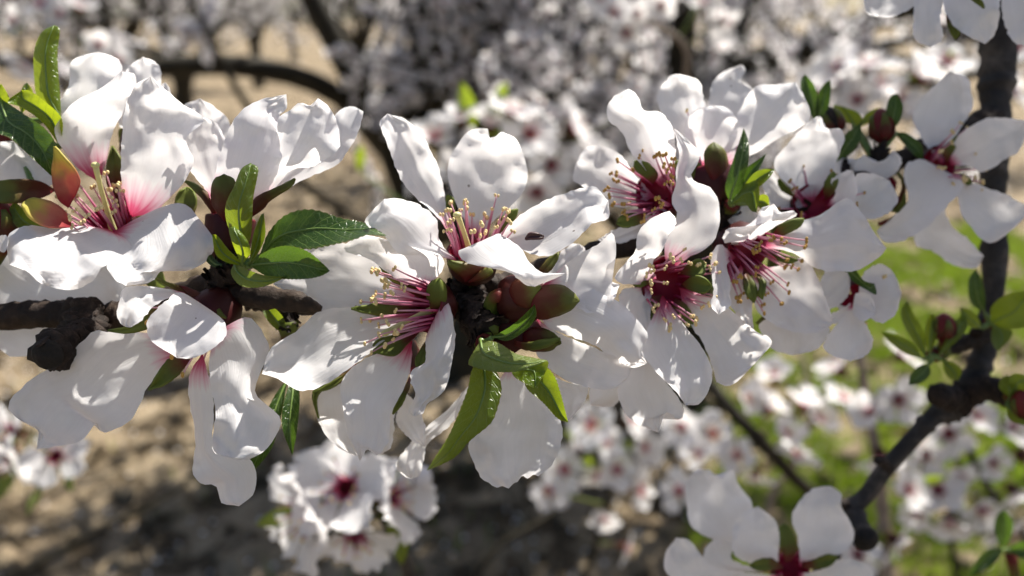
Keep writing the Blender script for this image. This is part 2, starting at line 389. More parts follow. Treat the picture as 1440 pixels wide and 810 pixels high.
# scattered clods and pebbles (nobody could count them)
rs = np.random.RandomState(5); rnd = random.Random(5)
def stamp(tv, tf, mats4):
    """Copies of a template (nv,3) under many 3x4 transforms, as one vertex/face array."""
    n, nv = len(mats4), len(tv)
    Vv = np.einsum('nij,vj->nvi', mats4[:, :, :3], tv) + mats4[:, None, :, 3]
    return Vv.reshape(-1, 3), n, nv
def big_mesh(name, verts, tri_groups, mats, parent=None, loc=(0, 0, 0), uv=None, smooth=True):
    """verts (N,3); tri_groups = list of (faces (F,k) array, material index (F,))."""
    me = bpy.data.meshes.new(name)
    loops = np.concatenate([f.ravel() for f, _ in tri_groups]).astype(np.int32)
    tot = np.concatenate([np.full(len(f), f.shape[1]) for f, _ in tri_groups]).astype(np.int32)
    start = np.concatenate([[0], np.cumsum(tot)[:-1]]).astype(np.int32)
    mi = np.concatenate([m for _, m in tri_groups]).astype(np.int32)
    me.vertices.add(len(verts)); me.vertices.foreach_set('co', verts.astype(np.float32).ravel())
    me.loops.add(len(loops)); me.loops.foreach_set('vertex_index', loops)
    me.polygons.add(len(tot)); me.polygons.foreach_set('loop_start', start); me.polygons.foreach_set('loop_total', tot)
    for m in mats: me.materials.append(m)
    me.polygons.foreach_set('material_index', mi)
    if smooth: me.polygons.foreach_set('use_smooth', np.ones(len(tot), bool))
    if uv is not None:
        lay = me.uv_layers.new(name='UVMap'); lay.data.foreach_set('uv', uv[loops].astype(np.float32).ravel())
    me.update(calc_edges=True); me.validate()
    o = bpy.data.objects.new(name, me); COL.objects.link(o); o.location = loc
    if parent: o.parent = parent
    return o
def rand_rot(n):
    q = rs.normal(size=(n, 4)); q /= np.linalg.norm(q, axis=1)[:, None]
    w, x, y, z = q.T
    return np.stack([np.stack([1 - 2 * (y * y + z * z), 2 * (x * y - z * w), 2 * (x * z + y * w)], 1), np.stack([2 * (x * y + z * w), 1 - 2 * (x * x + z * z), 2 * (y * z - x * w)], 1), np.stack([2 * (x * z - y * w), 2 * (y * z + x * w), 1 - 2 * (x * x + y * y)], 1)], 1)
def in_grass(x, y):
    return x > .66 + .20 * (y - 2.0) + .30 * noise.noise(Vector((x * 1.1, y * 1.1, 4))) and 1.2 < y < 5.2 and x < 3.6
n = 6000
cv_, cf_, _ = blob((0, 0, 0), 1, .8, .6, 3, 5)
cv_ = np.array(cv_) * (1 + .25 * rs.normal(size=(len(cv_), 1)))
m4 = np.zeros((n, 3, 4)); s = rs.gamma(1.6, .012, n) + .006
px = np.stack([rs.uniform(-4, 4, n), 1.2 + 6.5 * rs.rand(n) ** 1.4], 1)
m4[:, :, :3] = rand_rot(n) * s[:, None, None]
m4[:, :, 3] = [(x, y, gz(x, y) + .003) for x, y in px]
vv, k, nv = stamp(cv_, None, m4)
ff = np.concatenate([np.array(cf_) + i * nv for i in range(n)])
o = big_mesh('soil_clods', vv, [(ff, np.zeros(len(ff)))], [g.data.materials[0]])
tag(o, 'crumbly tan soil clods strewn over the orchard ground', 'soil', kind='stuff')
# fallen petals
n = 3800
tv = np.array([(-.5, 0, 0), (.5, 0, 0), (.62, .7, .12), (0, 1, .2), (-.62, .7, .12), (0, .5, -.05)])
tf = np.array([(0, 1, 5), (1, 2, 5), (2, 3, 5), (3, 4, 5), (4, 0, 5)])
m4 = np.zeros((n, 3, 4)); yy = 1.2 + 10 * rs.rand(n) ** 1.3; xx = rs.uniform(-1, 1, n) * (1.4 + yy * .75)
R = rand_rot(n); m4[:, :, :3] = R * .012
m4[:, :, 3] = [(x, y, gz(x, y) + .014) for x, y in zip(xx, yy)]
vv, k, nv = stamp(tv, None, m4); ff = np.concatenate([tf + i * nv for i in range(n)])
o = big_mesh('fallen_petals', vv, [(ff, np.zeros(len(ff)))], [M['petal_far']], uv=np.tile(np.array([(.5, .8)] * 6), (n, 1)))
tag(o, 'fallen white petals scattered over the bare soil', 'petals', kind='stuff')
# grass
def grass_material():
    m, nt, out = new_mat('spring_grass'); L = nt.links
    tc = node(nt, 'ShaderNodeTexCoord')
    n1 = node(nt, 'ShaderNodeTexNoise', i_Scale=2.4, i_Detail=4.0); L.new(tc.outputs['Object'], n1.inputs[0])
    c = ramp(nt, n1.outputs[0], [(.34, (.15, .17, .03)), (.5, (.10, .17, .014)), (.68, (.15, .21, .018))])
    pr = node(nt, 'ShaderNodeBsdfPrincipled'); pr.inputs['Roughness'].default_value = .5; L.new(c.outputs[0], pr.inputs['Base Color'])
    tr = node(nt, 'ShaderNodeBsdfTranslucent'); L.new(mixc(nt, .5, c.outputs[0], (.38, .54, .03)), tr.inputs[0])
    mx = node(nt, 'ShaderNodeMixShader'); mx.inputs[0].default_value = .45
    L.new(pr.outputs[0], mx.inputs[1]); L.new(tr.outputs[0], mx.inputs[2]); L.new(mx.outputs[0], out.inputs[0]); return m
pts = []
while len(pts) < 52000:
    y = 1.3 + 3.9 * rnd.random() ** 1.2; x = rnd.uniform(-2.6, 3.6)
    ok = in_grass(x, y)
    if ok and noise.noise(Vector((x * 2.6, y * 2.6, 8))) < -.08 and rnd.random() < .9: ok = False
    if ok or (rnd.random() < .016 and noise.noise(Vector((x * 2.2, y * 2.2, 1))) > .1): pts.append((x, y))
n = len(pts); tv = np.array([(-.5, 0, 0), (.5, 0, 0), (.34, .15, .55), (-.34, .15, .55), (0, .5, 1.0)])
h = rs.uniform(.03, .085, n); a = rs.uniform(0, 6.28, n); b = rs.uniform(.3, 1.1, n)
m4 = np.zeros((n, 3, 4)); w = rs.uniform(.004, .008, n)
m4[:, 0, 0] = np.cos(a) * w; m4[:, 1, 0] = np.sin(a) * w; m4[:, 0, 1] = -np.sin(a) * h * b; m4[:, 1, 1] = np.cos(a) * h * b; m4[:, 2, 2] = h
m4[:, :, 3] = [(x, y, gz(x, y) - .002) for x, y in pts]
vv, k, nv = stamp(tv, None, m4); base = np.arange(n)[:, None] * nv
o = big_mesh('grass', vv, [(base + np.array([[0, 1, 2, 3]]), np.zeros(n)), (base + np.array([[3, 2, 4]]), np.zeros(n))], [grass_material()])
tag(o, 'bright green spring grass growing on the orchard floor', 'grass', kind='stuff')

# dry straw and fallen sticks on the bare soil
n = 16000; h = rs.uniform(.03, .12, n); a = rs.uniform(0, 6.28, n); b = rs.uniform(.6, 2.6, n); w = rs.uniform(.002, .0045, n)
pts = []
while len(pts) < n:
    y = 1.25 + 6.5 * rnd.random() ** 1.4; x = rnd.uniform(-3.5, 4)
    if noise.noise(Vector((x * 1.7, y * 1.7, 12))) > (-.15 if x > -.1 else .12): pts.append((x, y))
m4 = np.zeros((n, 3, 4)); m4[:, 0, 0] = np.cos(a) * w; m4[:, 1, 0] = np.sin(a) * w; m4[:, 0, 1] = -np.sin(a) * h * b; m4[:, 1, 1] = np.cos(a) * h * b; m4[:, 2, 2] = h * .7
m4[:, :, 3] = [(x, y, gz(x, y) - .002) for x, y in pts]
vv, k, nv = stamp(tv, None, m4); base = np.arange(n)[:, None] * nv
o = big_mesh('dry_straw', vv, [(base + np.array([[0, 1, 2, 3]]), np.zeros(n)), (base + np.array([[3, 2, 4]]), np.zeros(n))], [plain_material('dry_straw', (.16, .11, .055), (.34, .25, .13), 3.0, .7, .25, .001)])
tag(o, 'dry straw lying on the bare sandy soil', 'straw', kind='stuff')

# ------------------------------------------------------------------ blossom templates (unit petal length)
def petal_grid(nv_, nu_, seed, cupv=.25, w=.46):
    r = random.Random(seed); V, U = [], []
    for i in range(nv_):
        v = i / (nv_ - 1)
        hw = w * (.16 + .84 * math.sin(min(1, v * 1.25) * math.pi * .5) ** 1.3) * (1 - .30 * max(0, v - .7) / .3)
        for j in range(nu_):
            s = 2 * j / (nu_ - 1) - 1
            y = v * (1 - .20 * s * s * v) - (.10 if (abs(s) < .01 and i == nv_ - 1) else 0)
            z = cupv * (s * s * .5 * v) + .30 * v - .42 * v * v * (r.uniform(.4, 1.5)) * .5 + .05 * r.uniform(-1, 1) * v
            V.append((s * hw, y + .14, z)); U.append(((s + 1) / 2, v))
    F = [(i * nu_ + j, i * nu_ + j + 1, (i + 1) * nu_ + j + 1, (i + 1) * nu_ + j) for i in range(nv_ - 1) for j in range(nu_ - 1)]
    return V, F, U
def flower_template(seed, nv_, nu_, nst, low=False):
    """axis +z; materials: 0 petal, 1 centre, 2 anther, 3 sepal"""
    r = random.Random(seed); V, F4, U, M4, F3, M3 = [], [], [], [], [], []
    lift = r.uniform(-.1, .5)
    for k in range(5):
        a = 2 * math.pi * k / 5 + r.uniform(-.18, .18); pv, pf, pu = petal_grid(nv_, nu_, seed * 11 + k)
        l = lift + r.uniform(-.18, .18); R = Matrix.Rotation(a, 3, 'Z') @ Matrix.Rotation(l, 3, 'X'); sc = r.uniform(.88, 1.08)
        o = len(V); V += [tuple(R @ (Vector(p) * sc)) for p in pv]; U += pu
        F4 += [tuple(i + o for i in f) for f in pf]; M4 += [0] * len(pf)
    if low:
        o = len(V); V += [(.2, 0, .12), (-.1, .17, .12), (-.1, -.17, .12), (0, 0, -.45)]; U += [(0, 1)] * 4
        F3 += [(o, o + 1, o + 2), (o, o + 3, o + 1), (o + 1, o + 3, o + 2), (o + 2, o + 3, o)]; M3 += [1, 3, 3, 3]
        return (np.array(V), np.array(F4), np.array(M4), np.array(F3), np.array(M3), np.array(U, float))
    o = len(V); ns = 6                                             # red cup: rim, floor, and outside
    for rr, z in ((.27, .10), (.17, .0), (.02, -.03)):
        V += [(rr * math.cos(2 * math.pi * k / ns), rr * math.sin(2 * math.pi * k / ns), z) for k in range(ns)]; U += [(0, 1)] * ns
    for i in range(2):
        for k in range(ns): F4.append((o + i * ns + k, o + i * ns + (k + 1) % ns, o + (i + 1) * ns + (k + 1) % ns, o + (i + 1) * ns + k)); M4.append(1)
    o = len(V)
    for rr, z in ((.24, .05), (.20, -.2), (.07, -.36), (.05, -.62)):
        V += [(rr * math.cos(2 * math.pi * k / ns), rr * math.sin(2 * math.pi * k / ns), z) for k in range(ns)]; U += [(0, .4)] * ns
    for i in range(3):
        for k in range(ns): F4.append((o + i * ns + k, o + i * ns + (k + 1) % ns, o + (i + 1) * ns + (k + 1) % ns, o + (i + 1) * ns + k)); M4.append(3)
    for k in range(nst):
        th = r.uniform(0, 6.28); e = r.uniform(.15, .75); d = Vector((math.cos(th) * math.sin(e), math.sin(th) * math.sin(e), math.cos(e)))
        p0 = Vector((.14 * math.cos(th), .14 * math.sin(th), .03)); p1 = p0 + d * r.uniform(.35, .55); sd = d.orthogonal().normalized() * .016
        o = len(V); V += [tuple(p0 + sd), tuple(p0 - sd), tuple(p1)]; U += [(0, 1)] * 3; F3.append((o, o + 1, o + 2)); M3.append(1)
        o = len(V); q = .034
        V += [tuple(p1 + Vector(c) * q) for c in ((1, 1, 1), (-1, -1, 1), (-1, 1, -1), (1, -1, -1))]; U += [(0, 1)] * 4
        F3 += [(o, o + 1, o + 2), (o, o + 3, o + 1), (o, o + 2, o + 3), (o + 1, o + 3, o + 2)]; M3 += [2] * 4
    return (np.array(V), np.array(F4), np.array(M4), np.array(F3).reshape(-1, 3), np.array(M3), np.array(U, float))
FL_MATS = [M['petal_far'], M['centre_far'], M['anther'], M['sepal']]
MID_T = [flower_template(s, 6, 5, 14) for s in range(6)]
CROWN_T = [flower_template(s + 30, 4, 3, 0, True) for s in range(5)]
FAR_T = [flower_template(s + 50, 3, 3, 0, True) for s in range(4)]
def t_mesh(t, name):
    V, F4, M4, F3, M3, U = t
    o = big_mesh(name, V, [(F4, M4), (F3, M3)], FL_MATS, uv=U); me = o.data; bpy.data.objects.remove(o); return me
MID_MESH = [t_mesh(t, 'almond_blossom') for t in MID_T]
def rot_to(ax, roll):
    return ax.to_track_quat('Z', 'Y').to_matrix() @ Matrix.Rotation(roll, 3, 'Z')
def stuff_flowers(name, sites, temps, parent=None, loc=(0, 0, 0)):
    """sites: (pos, axis, scale)"""
    gV, g4, gm4, g3, gm3, gU = [], [], [], [], [], []; base = 0
    for ti, t in enumerate(temps):
        ss = sites[ti::len(temps)]
        if not ss: continue
        m4 = np.zeros((len(ss), 3, 4))
        for i, (p, ax, sc) in enumerate(ss):
            m4[i, :, :3] = np.array(rot_to(ax, rnd.uniform(0, 6.28))) * sc; m4[i, :, 3] = Vector(p) - Vector(loc)
        V, F4, M4, F3, M3, U = t
        vv, n, nv = stamp(V, None, m4); off = (base + np.arange(n) * nv)[:, None, None]
        gV.append(vv); gU.append(np.tile(U, (n, 1)))
        g4.append((F4[None] + off).reshape(-1, 4)); gm4.append(np.tile(M4, n)); g3.append((F3[None] + off).reshape(-1, 3)); gm3.append(np.tile(M3, n))
        base += n * nv
    o = big_mesh(name, np.concatenate(gV), [(np.concatenate(g4), np.concatenate(gm4)), (np.concatenate(g3), np.concatenate(gm3))], FL_MATS, parent, loc, np.concatenate(gU))
    o['kind'] = 'stuff'; return o

# ------------------------------------------------------------------ almond trees
def in_view(p, mx=60, my=60):
    x, y, D = project(p); return D > 0 and -mx < x < 1440 + mx and -my < y < 810 + my
def grow(r, p, d, length, r0, level, maxl, out, sites, keep, up=.25):
    n = 7 + int(length * 5); pts, rad_ = [Vector(p)], [r0]; seg = length / n; d = d.normalized()
    for i in range(n):
        d = (d + Vector((r.gauss(0, .16), r.gauss(0, .16), r.gauss(0, .12) + up * .18))).normalized()
        q = pts[-1] + d * seg
        if keep and not keep(q): break
        pts.append(q); rad_.append(r0 * (1 - .72 * (i + 1) / n))
    if len(pts) < 3: return
    out.append((pts, rad_, level)); branch_on(r, pts, rad_, length, level, maxl, out, sites, keep, up)
def branch_on(r, pts, rad_, length, level, maxl, out, sites, keep, up=.25, dens=1.0):
    if level < maxl:
        m = int((5 if level == 1 else 3.2) * dens * (1 + length * .7)); 
        for k in range(m):
            i = r.randrange(max(1, len(pts) // 4), len(pts) - 1); t = (pts[i + 1] - pts[i - 1]).normalized()
            s = Vector((r.gauss(0, 1), r.gauss(0, 1), r.gauss(.25, .8))); s = (s - t * s.dot(t)).normalized()
            grow(r, pts[i], t * r.uniform(.3, .9) + s, length * r.uniform(.38, .62), rad_[i] * .55, level + 1, maxl, out, sites, keep, up)
    if level >= maxl - 1:
        L = length; cnt = int(L / .027)
        for k in range(cnt):
            f = r.uniform(.12, 1) * (len(pts) - 1); i = min(int(f), len(pts) - 2); c = pts[i].lerp(pts[i + 1], f - i)
            s = Vector((r.gauss(0, 1), r.gauss(0, 1), r.gauss(.3, 1))).normalized(); sc = r.uniform(.014, .0205)
            q = c + s * sc * .9
            if keep and not keep(q): continue
            sites.append((q, (s + Vector((0, 0, .2))).normalized(), sc))
def tubes_obj(name, brs, parent, loc, mat):
    parts = []
    for pts, rad_, lv in brs:
        ns = 12 if lv <= 1 else (7 if lv == 2 else 5)
        if lv <= 1: parts.append(rough_tube([p - loc for p in pts], rad_, ns, .12, 9, 0, 3))
        else: parts.append(tube_np([p - loc for p in pts], rad_, ns, False))
    v, f, u = merge(parts); return link(name, v, f, mat, parent, uvs=u)
def smooth_path(pts, n):
    return [Vector(q) for q in spline([tuple(p) for p in pts], n)]

def tree(label, base, limbs, seed, maxl=3, keep=None, temps=None, dens=1.0, lm_len=None, trunk_h=.8, trunk_r=.09, group='almond trees in the orchard', pick=0):
    """limbs: list of (points, r0, r1) or directions for free limbs."""
    r = random.Random(seed); base = Vector(base); base.z = gz(base.x, base.y) - .03
    t = empty('almond_tree', base); tag(t, label, 'tree', group)
    top = base + Vector((r.uniform(-.05, .05), r.uniform(-.05, .05), trunk_h))
    pts = smooth_path([base, base.lerp(top, .5) + Vector((r.uniform(-.03, .03), r.uniform(-.03, .03), 0)), top], 14)
    v, f, u = rough_tube([p - base for p in pts], [trunk_r * (1.45 - .55 * min(1, i / 4) + .25 * max(0, i - 10) / 4) for i in range(14)], 18, .14, 8, 0, seed)
    link('trunk', v, f, M['bark_far'], t, uvs=u)
    sites = []
    for lm in limbs:
        out = []
        if isinstance(lm, tuple):
            pts = smooth_path([top - Vector((0, 0, .05))] + list(lm[0]), 22); rad_ = [lm[1] + (lm[2] - lm[1]) * i / 21 for i in range(22)]
            L = sum((pts[i + 1] - pts[i]).length for i in range(21)); out.append((pts, rad_, 1))
            branch_on(r, pts, rad_, min(L, 1.5), 1, maxl, out, sites, keep, .25, dens * 1.5)
        else:
            grow(r, top - Vector((0, 0, .05)), lm, lm_len or 1.6, trunk_r * .55, 1, maxl, out, sites, keep)
        if out: tubes_obj('limb', out, t, base, M['bark_far'])
    mine = []
    if pick:
        vis = [s for s in sites if in_view(s[0], 0, 0)]; vis.sort(key=lambda s: (s[0] - CAM).length)
        mine = vis[:pick]; ids = set(id(s) for s in mine); sites = [s for s in sites if id(s) not in ids]
    if sites:
        c = stuff_flowers('blossom', sites, temps or FAR_T, t); c.location = (0, 0, 0)
        c.data.transform(Matrix.Translation(-base))
    return t, mine

# tree behind the sharp branch on the right, its forked limbs dark against the blossom
TB = ground_px(950, 600)
lb = [([P(955, 330, 3.0), P(952, 140, 2.85), P(962, 0, 2.7), P(985, -160, 2.5)], .085, .055),
      ([P(1000, 210, 2.9), P(1040, 105, 2.75), P(1140, 62, 2.6), P(1260, 15, 2.5), P(1420, -60, 2.4)], .062, .034),
      ([P(900, 220, 2.9), P(810, 80, 2.7), P(755, -20, 2.5), P(700, -160, 2.4)], .048, .024),
      ([P(880, 330, 2.7), P(800, 210, 2.3), P(745, 80, 2.0), P(720, -60, 1.9)], .024, .010),
      ([P(1050, 330, 2.7), P(1180, 230, 2.3), P(1290, 120, 2.1), P(1380, 20, 2.0)], .026, .010),
      ([P(980, 220, 3.4), P(1000, 100, 3.7), P(1090, -60, 3.9)], .04, .015),
      Vector((-.6, -.3, 1.5)), Vector((-.1, .3, 1.6)), Vector((-.8, -.8, 1.3)), Vector((-.9, .2, 1.1))]
def keepB(q):
    x, y, D = project(q)
    if D < .75 and in_view(q, 200, 200): return False
    if y > 300 and D < 6 and 0 < x < 1440: return False
    if in_view(q) and noise.noise(q * 2.6 + Vector((9, 0, 0))) > .12: return False
    return q.z > .5
tB, mineB = tree('almond tree with thick dark forked trunk in full bloom behind the branch', TB, lb, 11, 3, keepB, CROWN_T, .85, lm_len=1.8, trunk_h=.9, trunk_r=.085, pick=150)
TC = ground_px(650, 525)
lc = [([P(600, 330, 3.6), P(540, 190, 3.4), P(470, 60, 3.2), P(420, -40, 3.1)], .080, .050),
      ([P(560, 230, 3.5), P(470, 130, 3.3), P(330, 92, 3.1), P(150, 96, 3.0), P(-60, 80, 2.9)], .062, .034),
      ([P(640, 300, 3.9), P(660, 150, 3.8), P(640, 20, 3.7), P(610, -120, 3.5)], .045, .02),
      ([P(560, 330, 3.3), P(430, 260, 2.8), P(330, 120, 2.5), P(260, -20, 2.3)], .028, .010),
      ([P(620, 330, 3.3), P(640, 220, 2.8), P(590, 90, 2.4), P(560, -40, 2.2)], .026, .010),
      ([P(660, 330, 4.2), P(760, 200, 4.4), P(800, 60, 4.5)], .04, .015),
      Vector((-.2, -.7, 1.2)), Vector((-.7, -.2, 1.4)), Vector((.5, -.5, 1.5)), Vector((.1, -.6, 1.7)), Vector((-.5, -.8, 1.5)), Vector((-.9, -.6, 1.3))]
def keepC(q):
    x, y, D = project(q)
    if D < .9 and in_view(q, 200, 200): return False
    if y > 330 and 0 < x < 1440: return False
    if in_view(q) and x < 600 and noise.noise(q * 2.3) > -.05: return False
    return q.z > .5
tC, mineC = tree('almond tree with leaning limbs in bloom over the shaded sandy soil', TC, lc, 23, 3, keepC, CROWN_T, .80, lm_len=2.0, trunk_h=.85, trunk_r=.085, pick=60)
# the tree this branch belongs to: its trunk stands just outside the frame
def keepA(q):
    if in_view(q, 260, 300) and project(q)[2] < 6: return False
    a, b, k = (q - CAM).dot(CX), (q - CAM).dot(CU), (q - CAM).dot(CF); t = b / SUN.dot(CU)
    if b > 0 and -.14 < a - t * SUN.dot(CX) < .16 and .03 < k - t * SUN.dot(CF) < .8: return False      # the sun reaches the sharp blossoms between the limbs
    return (q - Pm(600, 350, 0)).length > .22
la = [([Vector((.62, .36, 1.0)), Vector((.34, .22, 1.10)), Vector((.13, .13, 1.19)), P(1130, 880, .182)], .026, .0055),
      Vector((.9, .5, 1.0)), Vector((.9, -.4, .9)), Vector((.4, -.9, 1.0))]
tA, _ = tree('almond tree bearing the sharp branch, its trunk just out of frame', (.98, .52, 0), la, 5, 3, keepA, FAR_T, .85, lm_len=1.5, trunk_h=.75, trunk_r=.08)

# rows further back share three tree shapes
protos = []
for s in range(3):
    r = random.Random(70 + s)
    dirs = [Vector((math.cos(a + r.uniform(-.3, .3)), math.sin(a + r.uniform(-.3, .3)), r.uniform(1.0, 1.7))) for a in (0, 1.25, 2.5, 3.77, 5.0)]
    t, _ = tree('x', (0, 60, 0), dirs, 100 + s, 3, lambda q: q.z > .6, FAR_T, 1.0, lm_len=1.7, trunk_h=.9, trunk_r=.11)
    protos.append(t)
spots = []
r = random.Random(8)
for row, y in enumerate((8.2, 11.8, 16.0, 21.0, 28.0)):
    half = y * .75 + 1; x = -half
    while x < half:
        if not (.33 < x / y < .50 and row > 0): spots.append((x + r.uniform(-.5, .5), y + r.uniform(-.4, .4), row))
        x += 3.9 if row < 3 else 4.6
spots += [(-3.9, 5.2, 0)]
names = ['almond tree in bloom standing in the first row beyond the leaning one', 'blooming almond tree in the second row beyond', 'blooming almond tree in the third row beyond', 'distant almond tree in the hazy white fourth row', 'far almond tree in the last white row at the horizon']
for i, (x, y, row) in enumerate(spots):
    src = protos[i % 3]
    if i < 3: t = src
    else:
        t = src.copy(); COL.objects.link(t)
        for ch in src.children:
            c = ch.copy(); COL.objects.link(c); c.parent = t
    t.location = (x, y, -.03); t.rotation_euler = (0, 0, r.uniform(0, 6.28)); sc = r.uniform(.9, 1.2); t.scale = (sc, sc, sc)
    tag(t, names[row], 'tree', 'almond trees of row %d' % (row + 1))

# blossoms of the two nearer trees that can be told apart in the blur
for lst, lab, grp in ((mineB, 'blurred white blossom on the forked almond tree', 'blossoms of the forked tree'), (mineC, 'blurred white blossom on the leaning almond tree', 'blossoms of the leaning tree')):
    for i, (p, ax, sc) in enumerate(lst):
        o = bpy.data.objects.new('almond_blossom', MID_MESH[i % 6]); COL.objects.link(o); o.location = p
        o.rotation_euler = rot_to(ax, rnd.uniform(0, 6.28)).to_euler(); o.scale = (sc, sc, sc); tag(o, lab, 'flower', grp)
# ------------------------------------------------------------------ the sharp flowering branch
def orient(verts, faces, under=False):
    """Front faces look at the lens (or away from it, for an underside)."""
    n = Vector((0, 0, 0)); o = Vector(verts[0])
    for f in faces[::7]:
        a, b, c = Vector(verts[f[0]]), Vector(verts[f[1]]), Vector(verts[f[2]])
        n += (b - a).cross(c - a)
    front = n.dot(-CF) > 0
    if front == under: faces = [tuple(reversed(f)) for f in faces]
    return faces

def bezier3(a, b, c, n):
    return [a * (1 - t) ** 2 + b * 2 * t * (1 - t) + c * t * t for t in [i / (n - 1.0) for i in range(n)]]

def cup_mesh(c, ax, r, dp):
    prof = [(-1.0, .30, 0.0), (-.92, .62, .05), (-.7, .86, .15), (-.35, .96, .3), (-.05, 1.0, .45), (0.0, .98, .5), (-.05, .88, .75), (-.3, .82, .9), (-.62, .55, 1.0), (-.75, .05, 1.0)]
    a = ax.orthogonal().normalized(); b = ax.cross(a); ns = 20
    V, U, F = [], [], []
    for t, rr, v in prof:
        for k in range(ns):
            th = 2 * math.pi * k / ns
            wob = 1 + 0.05 * math.cos(5 * th)
            V.append(tuple(c + ax * (t * dp) + (a * math.cos(th) + b * math.sin(th)) * rr * r * wob)); U.append((k / ns, v))
    for i in range(len(prof) - 1):
        for k in range(ns):
            F.append((i * ns + k, i * ns + (k + 1) % ns, (i + 1) * ns + (k + 1) % ns, (i + 1) * ns + k))
    F.append(tuple(range(ns - 1, -1, -1)))
    return V, F, U

SEED = [0]
def add_petal(parent, org, spec, blush):
    Lp, Rp, dep = spec[:3]; opt = spec[3] if len(spec) > 3 else {}
    SEED[0] += 1
    v, f, uv = patch(Lp, Rp, dep, org, nv=34, nu=21, ruffle=opt.get('ruffle', 0.60) * 1.25, frill=opt.get('frill', 1.0), seed=SEED[0], notch=opt.get('notch', ()))
    o = link('petal', v, orient(v, f), M['petal'], parent, uvs=uv)
    o['blush'] = opt.get('blush', blush); return o
def add_sepal(parent, org, spec):
    Lp, Rp, dep, mat = spec
    SEED[0] += 1
    v, f, uv = patch(Lp, Rp, dep, org, nv=16, nu=9, ruffle=0.34, frill=0.45, seed=SEED[0])
    o = link('sepal', v, orient(v, f), M[mat], parent, uvs=uv)
    md = o.modifiers.new('thickness', 'SOLIDIFY'); md.thickness = 0.00035; md.offset = 0
    return o

BRANCH_PTS = []                     # filled below; pedicels grow to the nearest of these
def flower(label, c, axis, r=4.0, dp=6.0, petals=(), sepals=(), st=None, pistil=None, attach=None, blush=0.10, auto=0, anther='anther', group=None, showcup=True):
    C = Pm(*c); ax = W(*axis); r *= .001; dp *= .001
    rnd = random.Random(int(c[0] * 13 + c[1]))
    t = empty('almond_flower', C)
    tag(t, label, 'flower', group or 'almond blossoms on the sharp branch')
    zero = Vector((0, 0, 0))
    if showcup:
        v, f, uv = cup_mesh(zero, ax, r, dp); link('calyx_cup', v, f, M['cup'], t, uvs=uv)
    at = Pm(*attach) if attach else min(BRANCH_PTS, key=lambda q: (q - C).length)
    b0 = -ax * dp * .95; e = at - C
    pts = bezier3(b0, b0 - ax * min(.004, (e - b0).length * .4), e, 7)
    v, f, uv = tube_np(pts, [.0014, .0012, .0011, .0011, .0012, .0014, .0016], 8)
    link('stalk', v, f, M['sepal_green'], t, uvs=uv)
    for s in petals: add_petal(t, C, s, blush)
    for s in sepals: add_sepal(t, C, s)
    a = ax.orthogonal().normalized(); b = ax.cross(a)
    for k in range(auto):                          # plain sepals round the rim where the photograph shows them only as slivers
        th = 2 * math.pi * (k + .5 * rnd.random()) / auto
        dr = a * math.cos(th) + b * math.sin(th); sd = ax.cross(dr)
        V, U, F = [], [], []
        for i in range(9):
            q = i / 8; w = .0019 * math.sin(math.pi * (0.22 + .78 * q)) ** .8
            cc = dr * r * (.9 + .9 * q) - ax * (.0004 + q * q * .003) + ax * .0025 * q
            for j in range(5):
                s = j / 2.0 - 1
                V.append(tuple(cc + sd * w * s + ax * .0006 * s * s)); U.append((j / 4, q))
        for i in range(8):
            for j in range(4): F.append((i * 5 + j, i * 5 + j + 1, i * 5 + j + 6, i * 5 + j + 5))
        o = link('sepal', V, F, M['sepal_green'], t, uvs=U)
        md = o.modifiers.new('thickness', 'SOLIDIFY'); md.thickness = .0003; md.offset = 0
    if st:
        n, ln, lo, hi = st[:4]
        bias = W(*st[4]) if len(st) > 4 else None
        for k in range(n):
            th = 2 * math.pi * (k * 0.381966 + .08 * rnd.random())
            dr = a * math.cos(th) + b * math.sin(th)
            an = rad(lo + (hi - lo) * math.sqrt(rnd.random()))
            d = ax * math.cos(an) + dr * math.sin(an)
            if bias is not None: d = (d + bias * .35).normalized()
            l = ln * .001 * (.62 + .42 * rnd.random())
            p0 = dr * r * (.45 + .4 * rnd.random()) - ax * dp * .25
            p2 = p0 + d * l; p1 = p0 + (d + ax * .35 + dr * .1 * rnd.uniform(-1, 1)).normalized() * l * .55
            v, f, uv = tube_np(bezier3(p0, p1, p2, 6), [.00024, .00022, .00019, .00016, .00013, .00011], 6)
            s = link('stamen', v, f, M['filament'], t, uvs=uv)
            e1 = d.orthogonal().normalized(); z = rnd.uniform(0, 6.28)
            e2 = (e1 * math.cos(z) + d.cross(e1) * math.sin(z)) * .00028
            sc = rnd.uniform(.62, .92)
            v, f, uv = merge([blob(p2 + e2, .00036 * sc, .00034 * sc, .00050 * sc), blob(p2 - e2, .00034 * sc, .00036 * sc, .00046 * sc)])
            link('anther', v, f, M[anther], s, uvs=uv)
    if pistil:
        p0 = -ax * dp * .5; p2 = Pm(*pistil) - C
        v, f, uv = tube_np(bezier3(p0, (p0 + p2) * .5 + ax * .0012, p2, 8), [.0007, .0006, .0005, .00042, .0004, .0004, .00044, .0005], 8)
        o = link('pistil', v, f, M['style'], t, uvs=uv)
        v, f, uv = blob(p2, .0007, .0007, .0005); link('stigma', v, f, M['style'], o, uvs=uv)
    return t

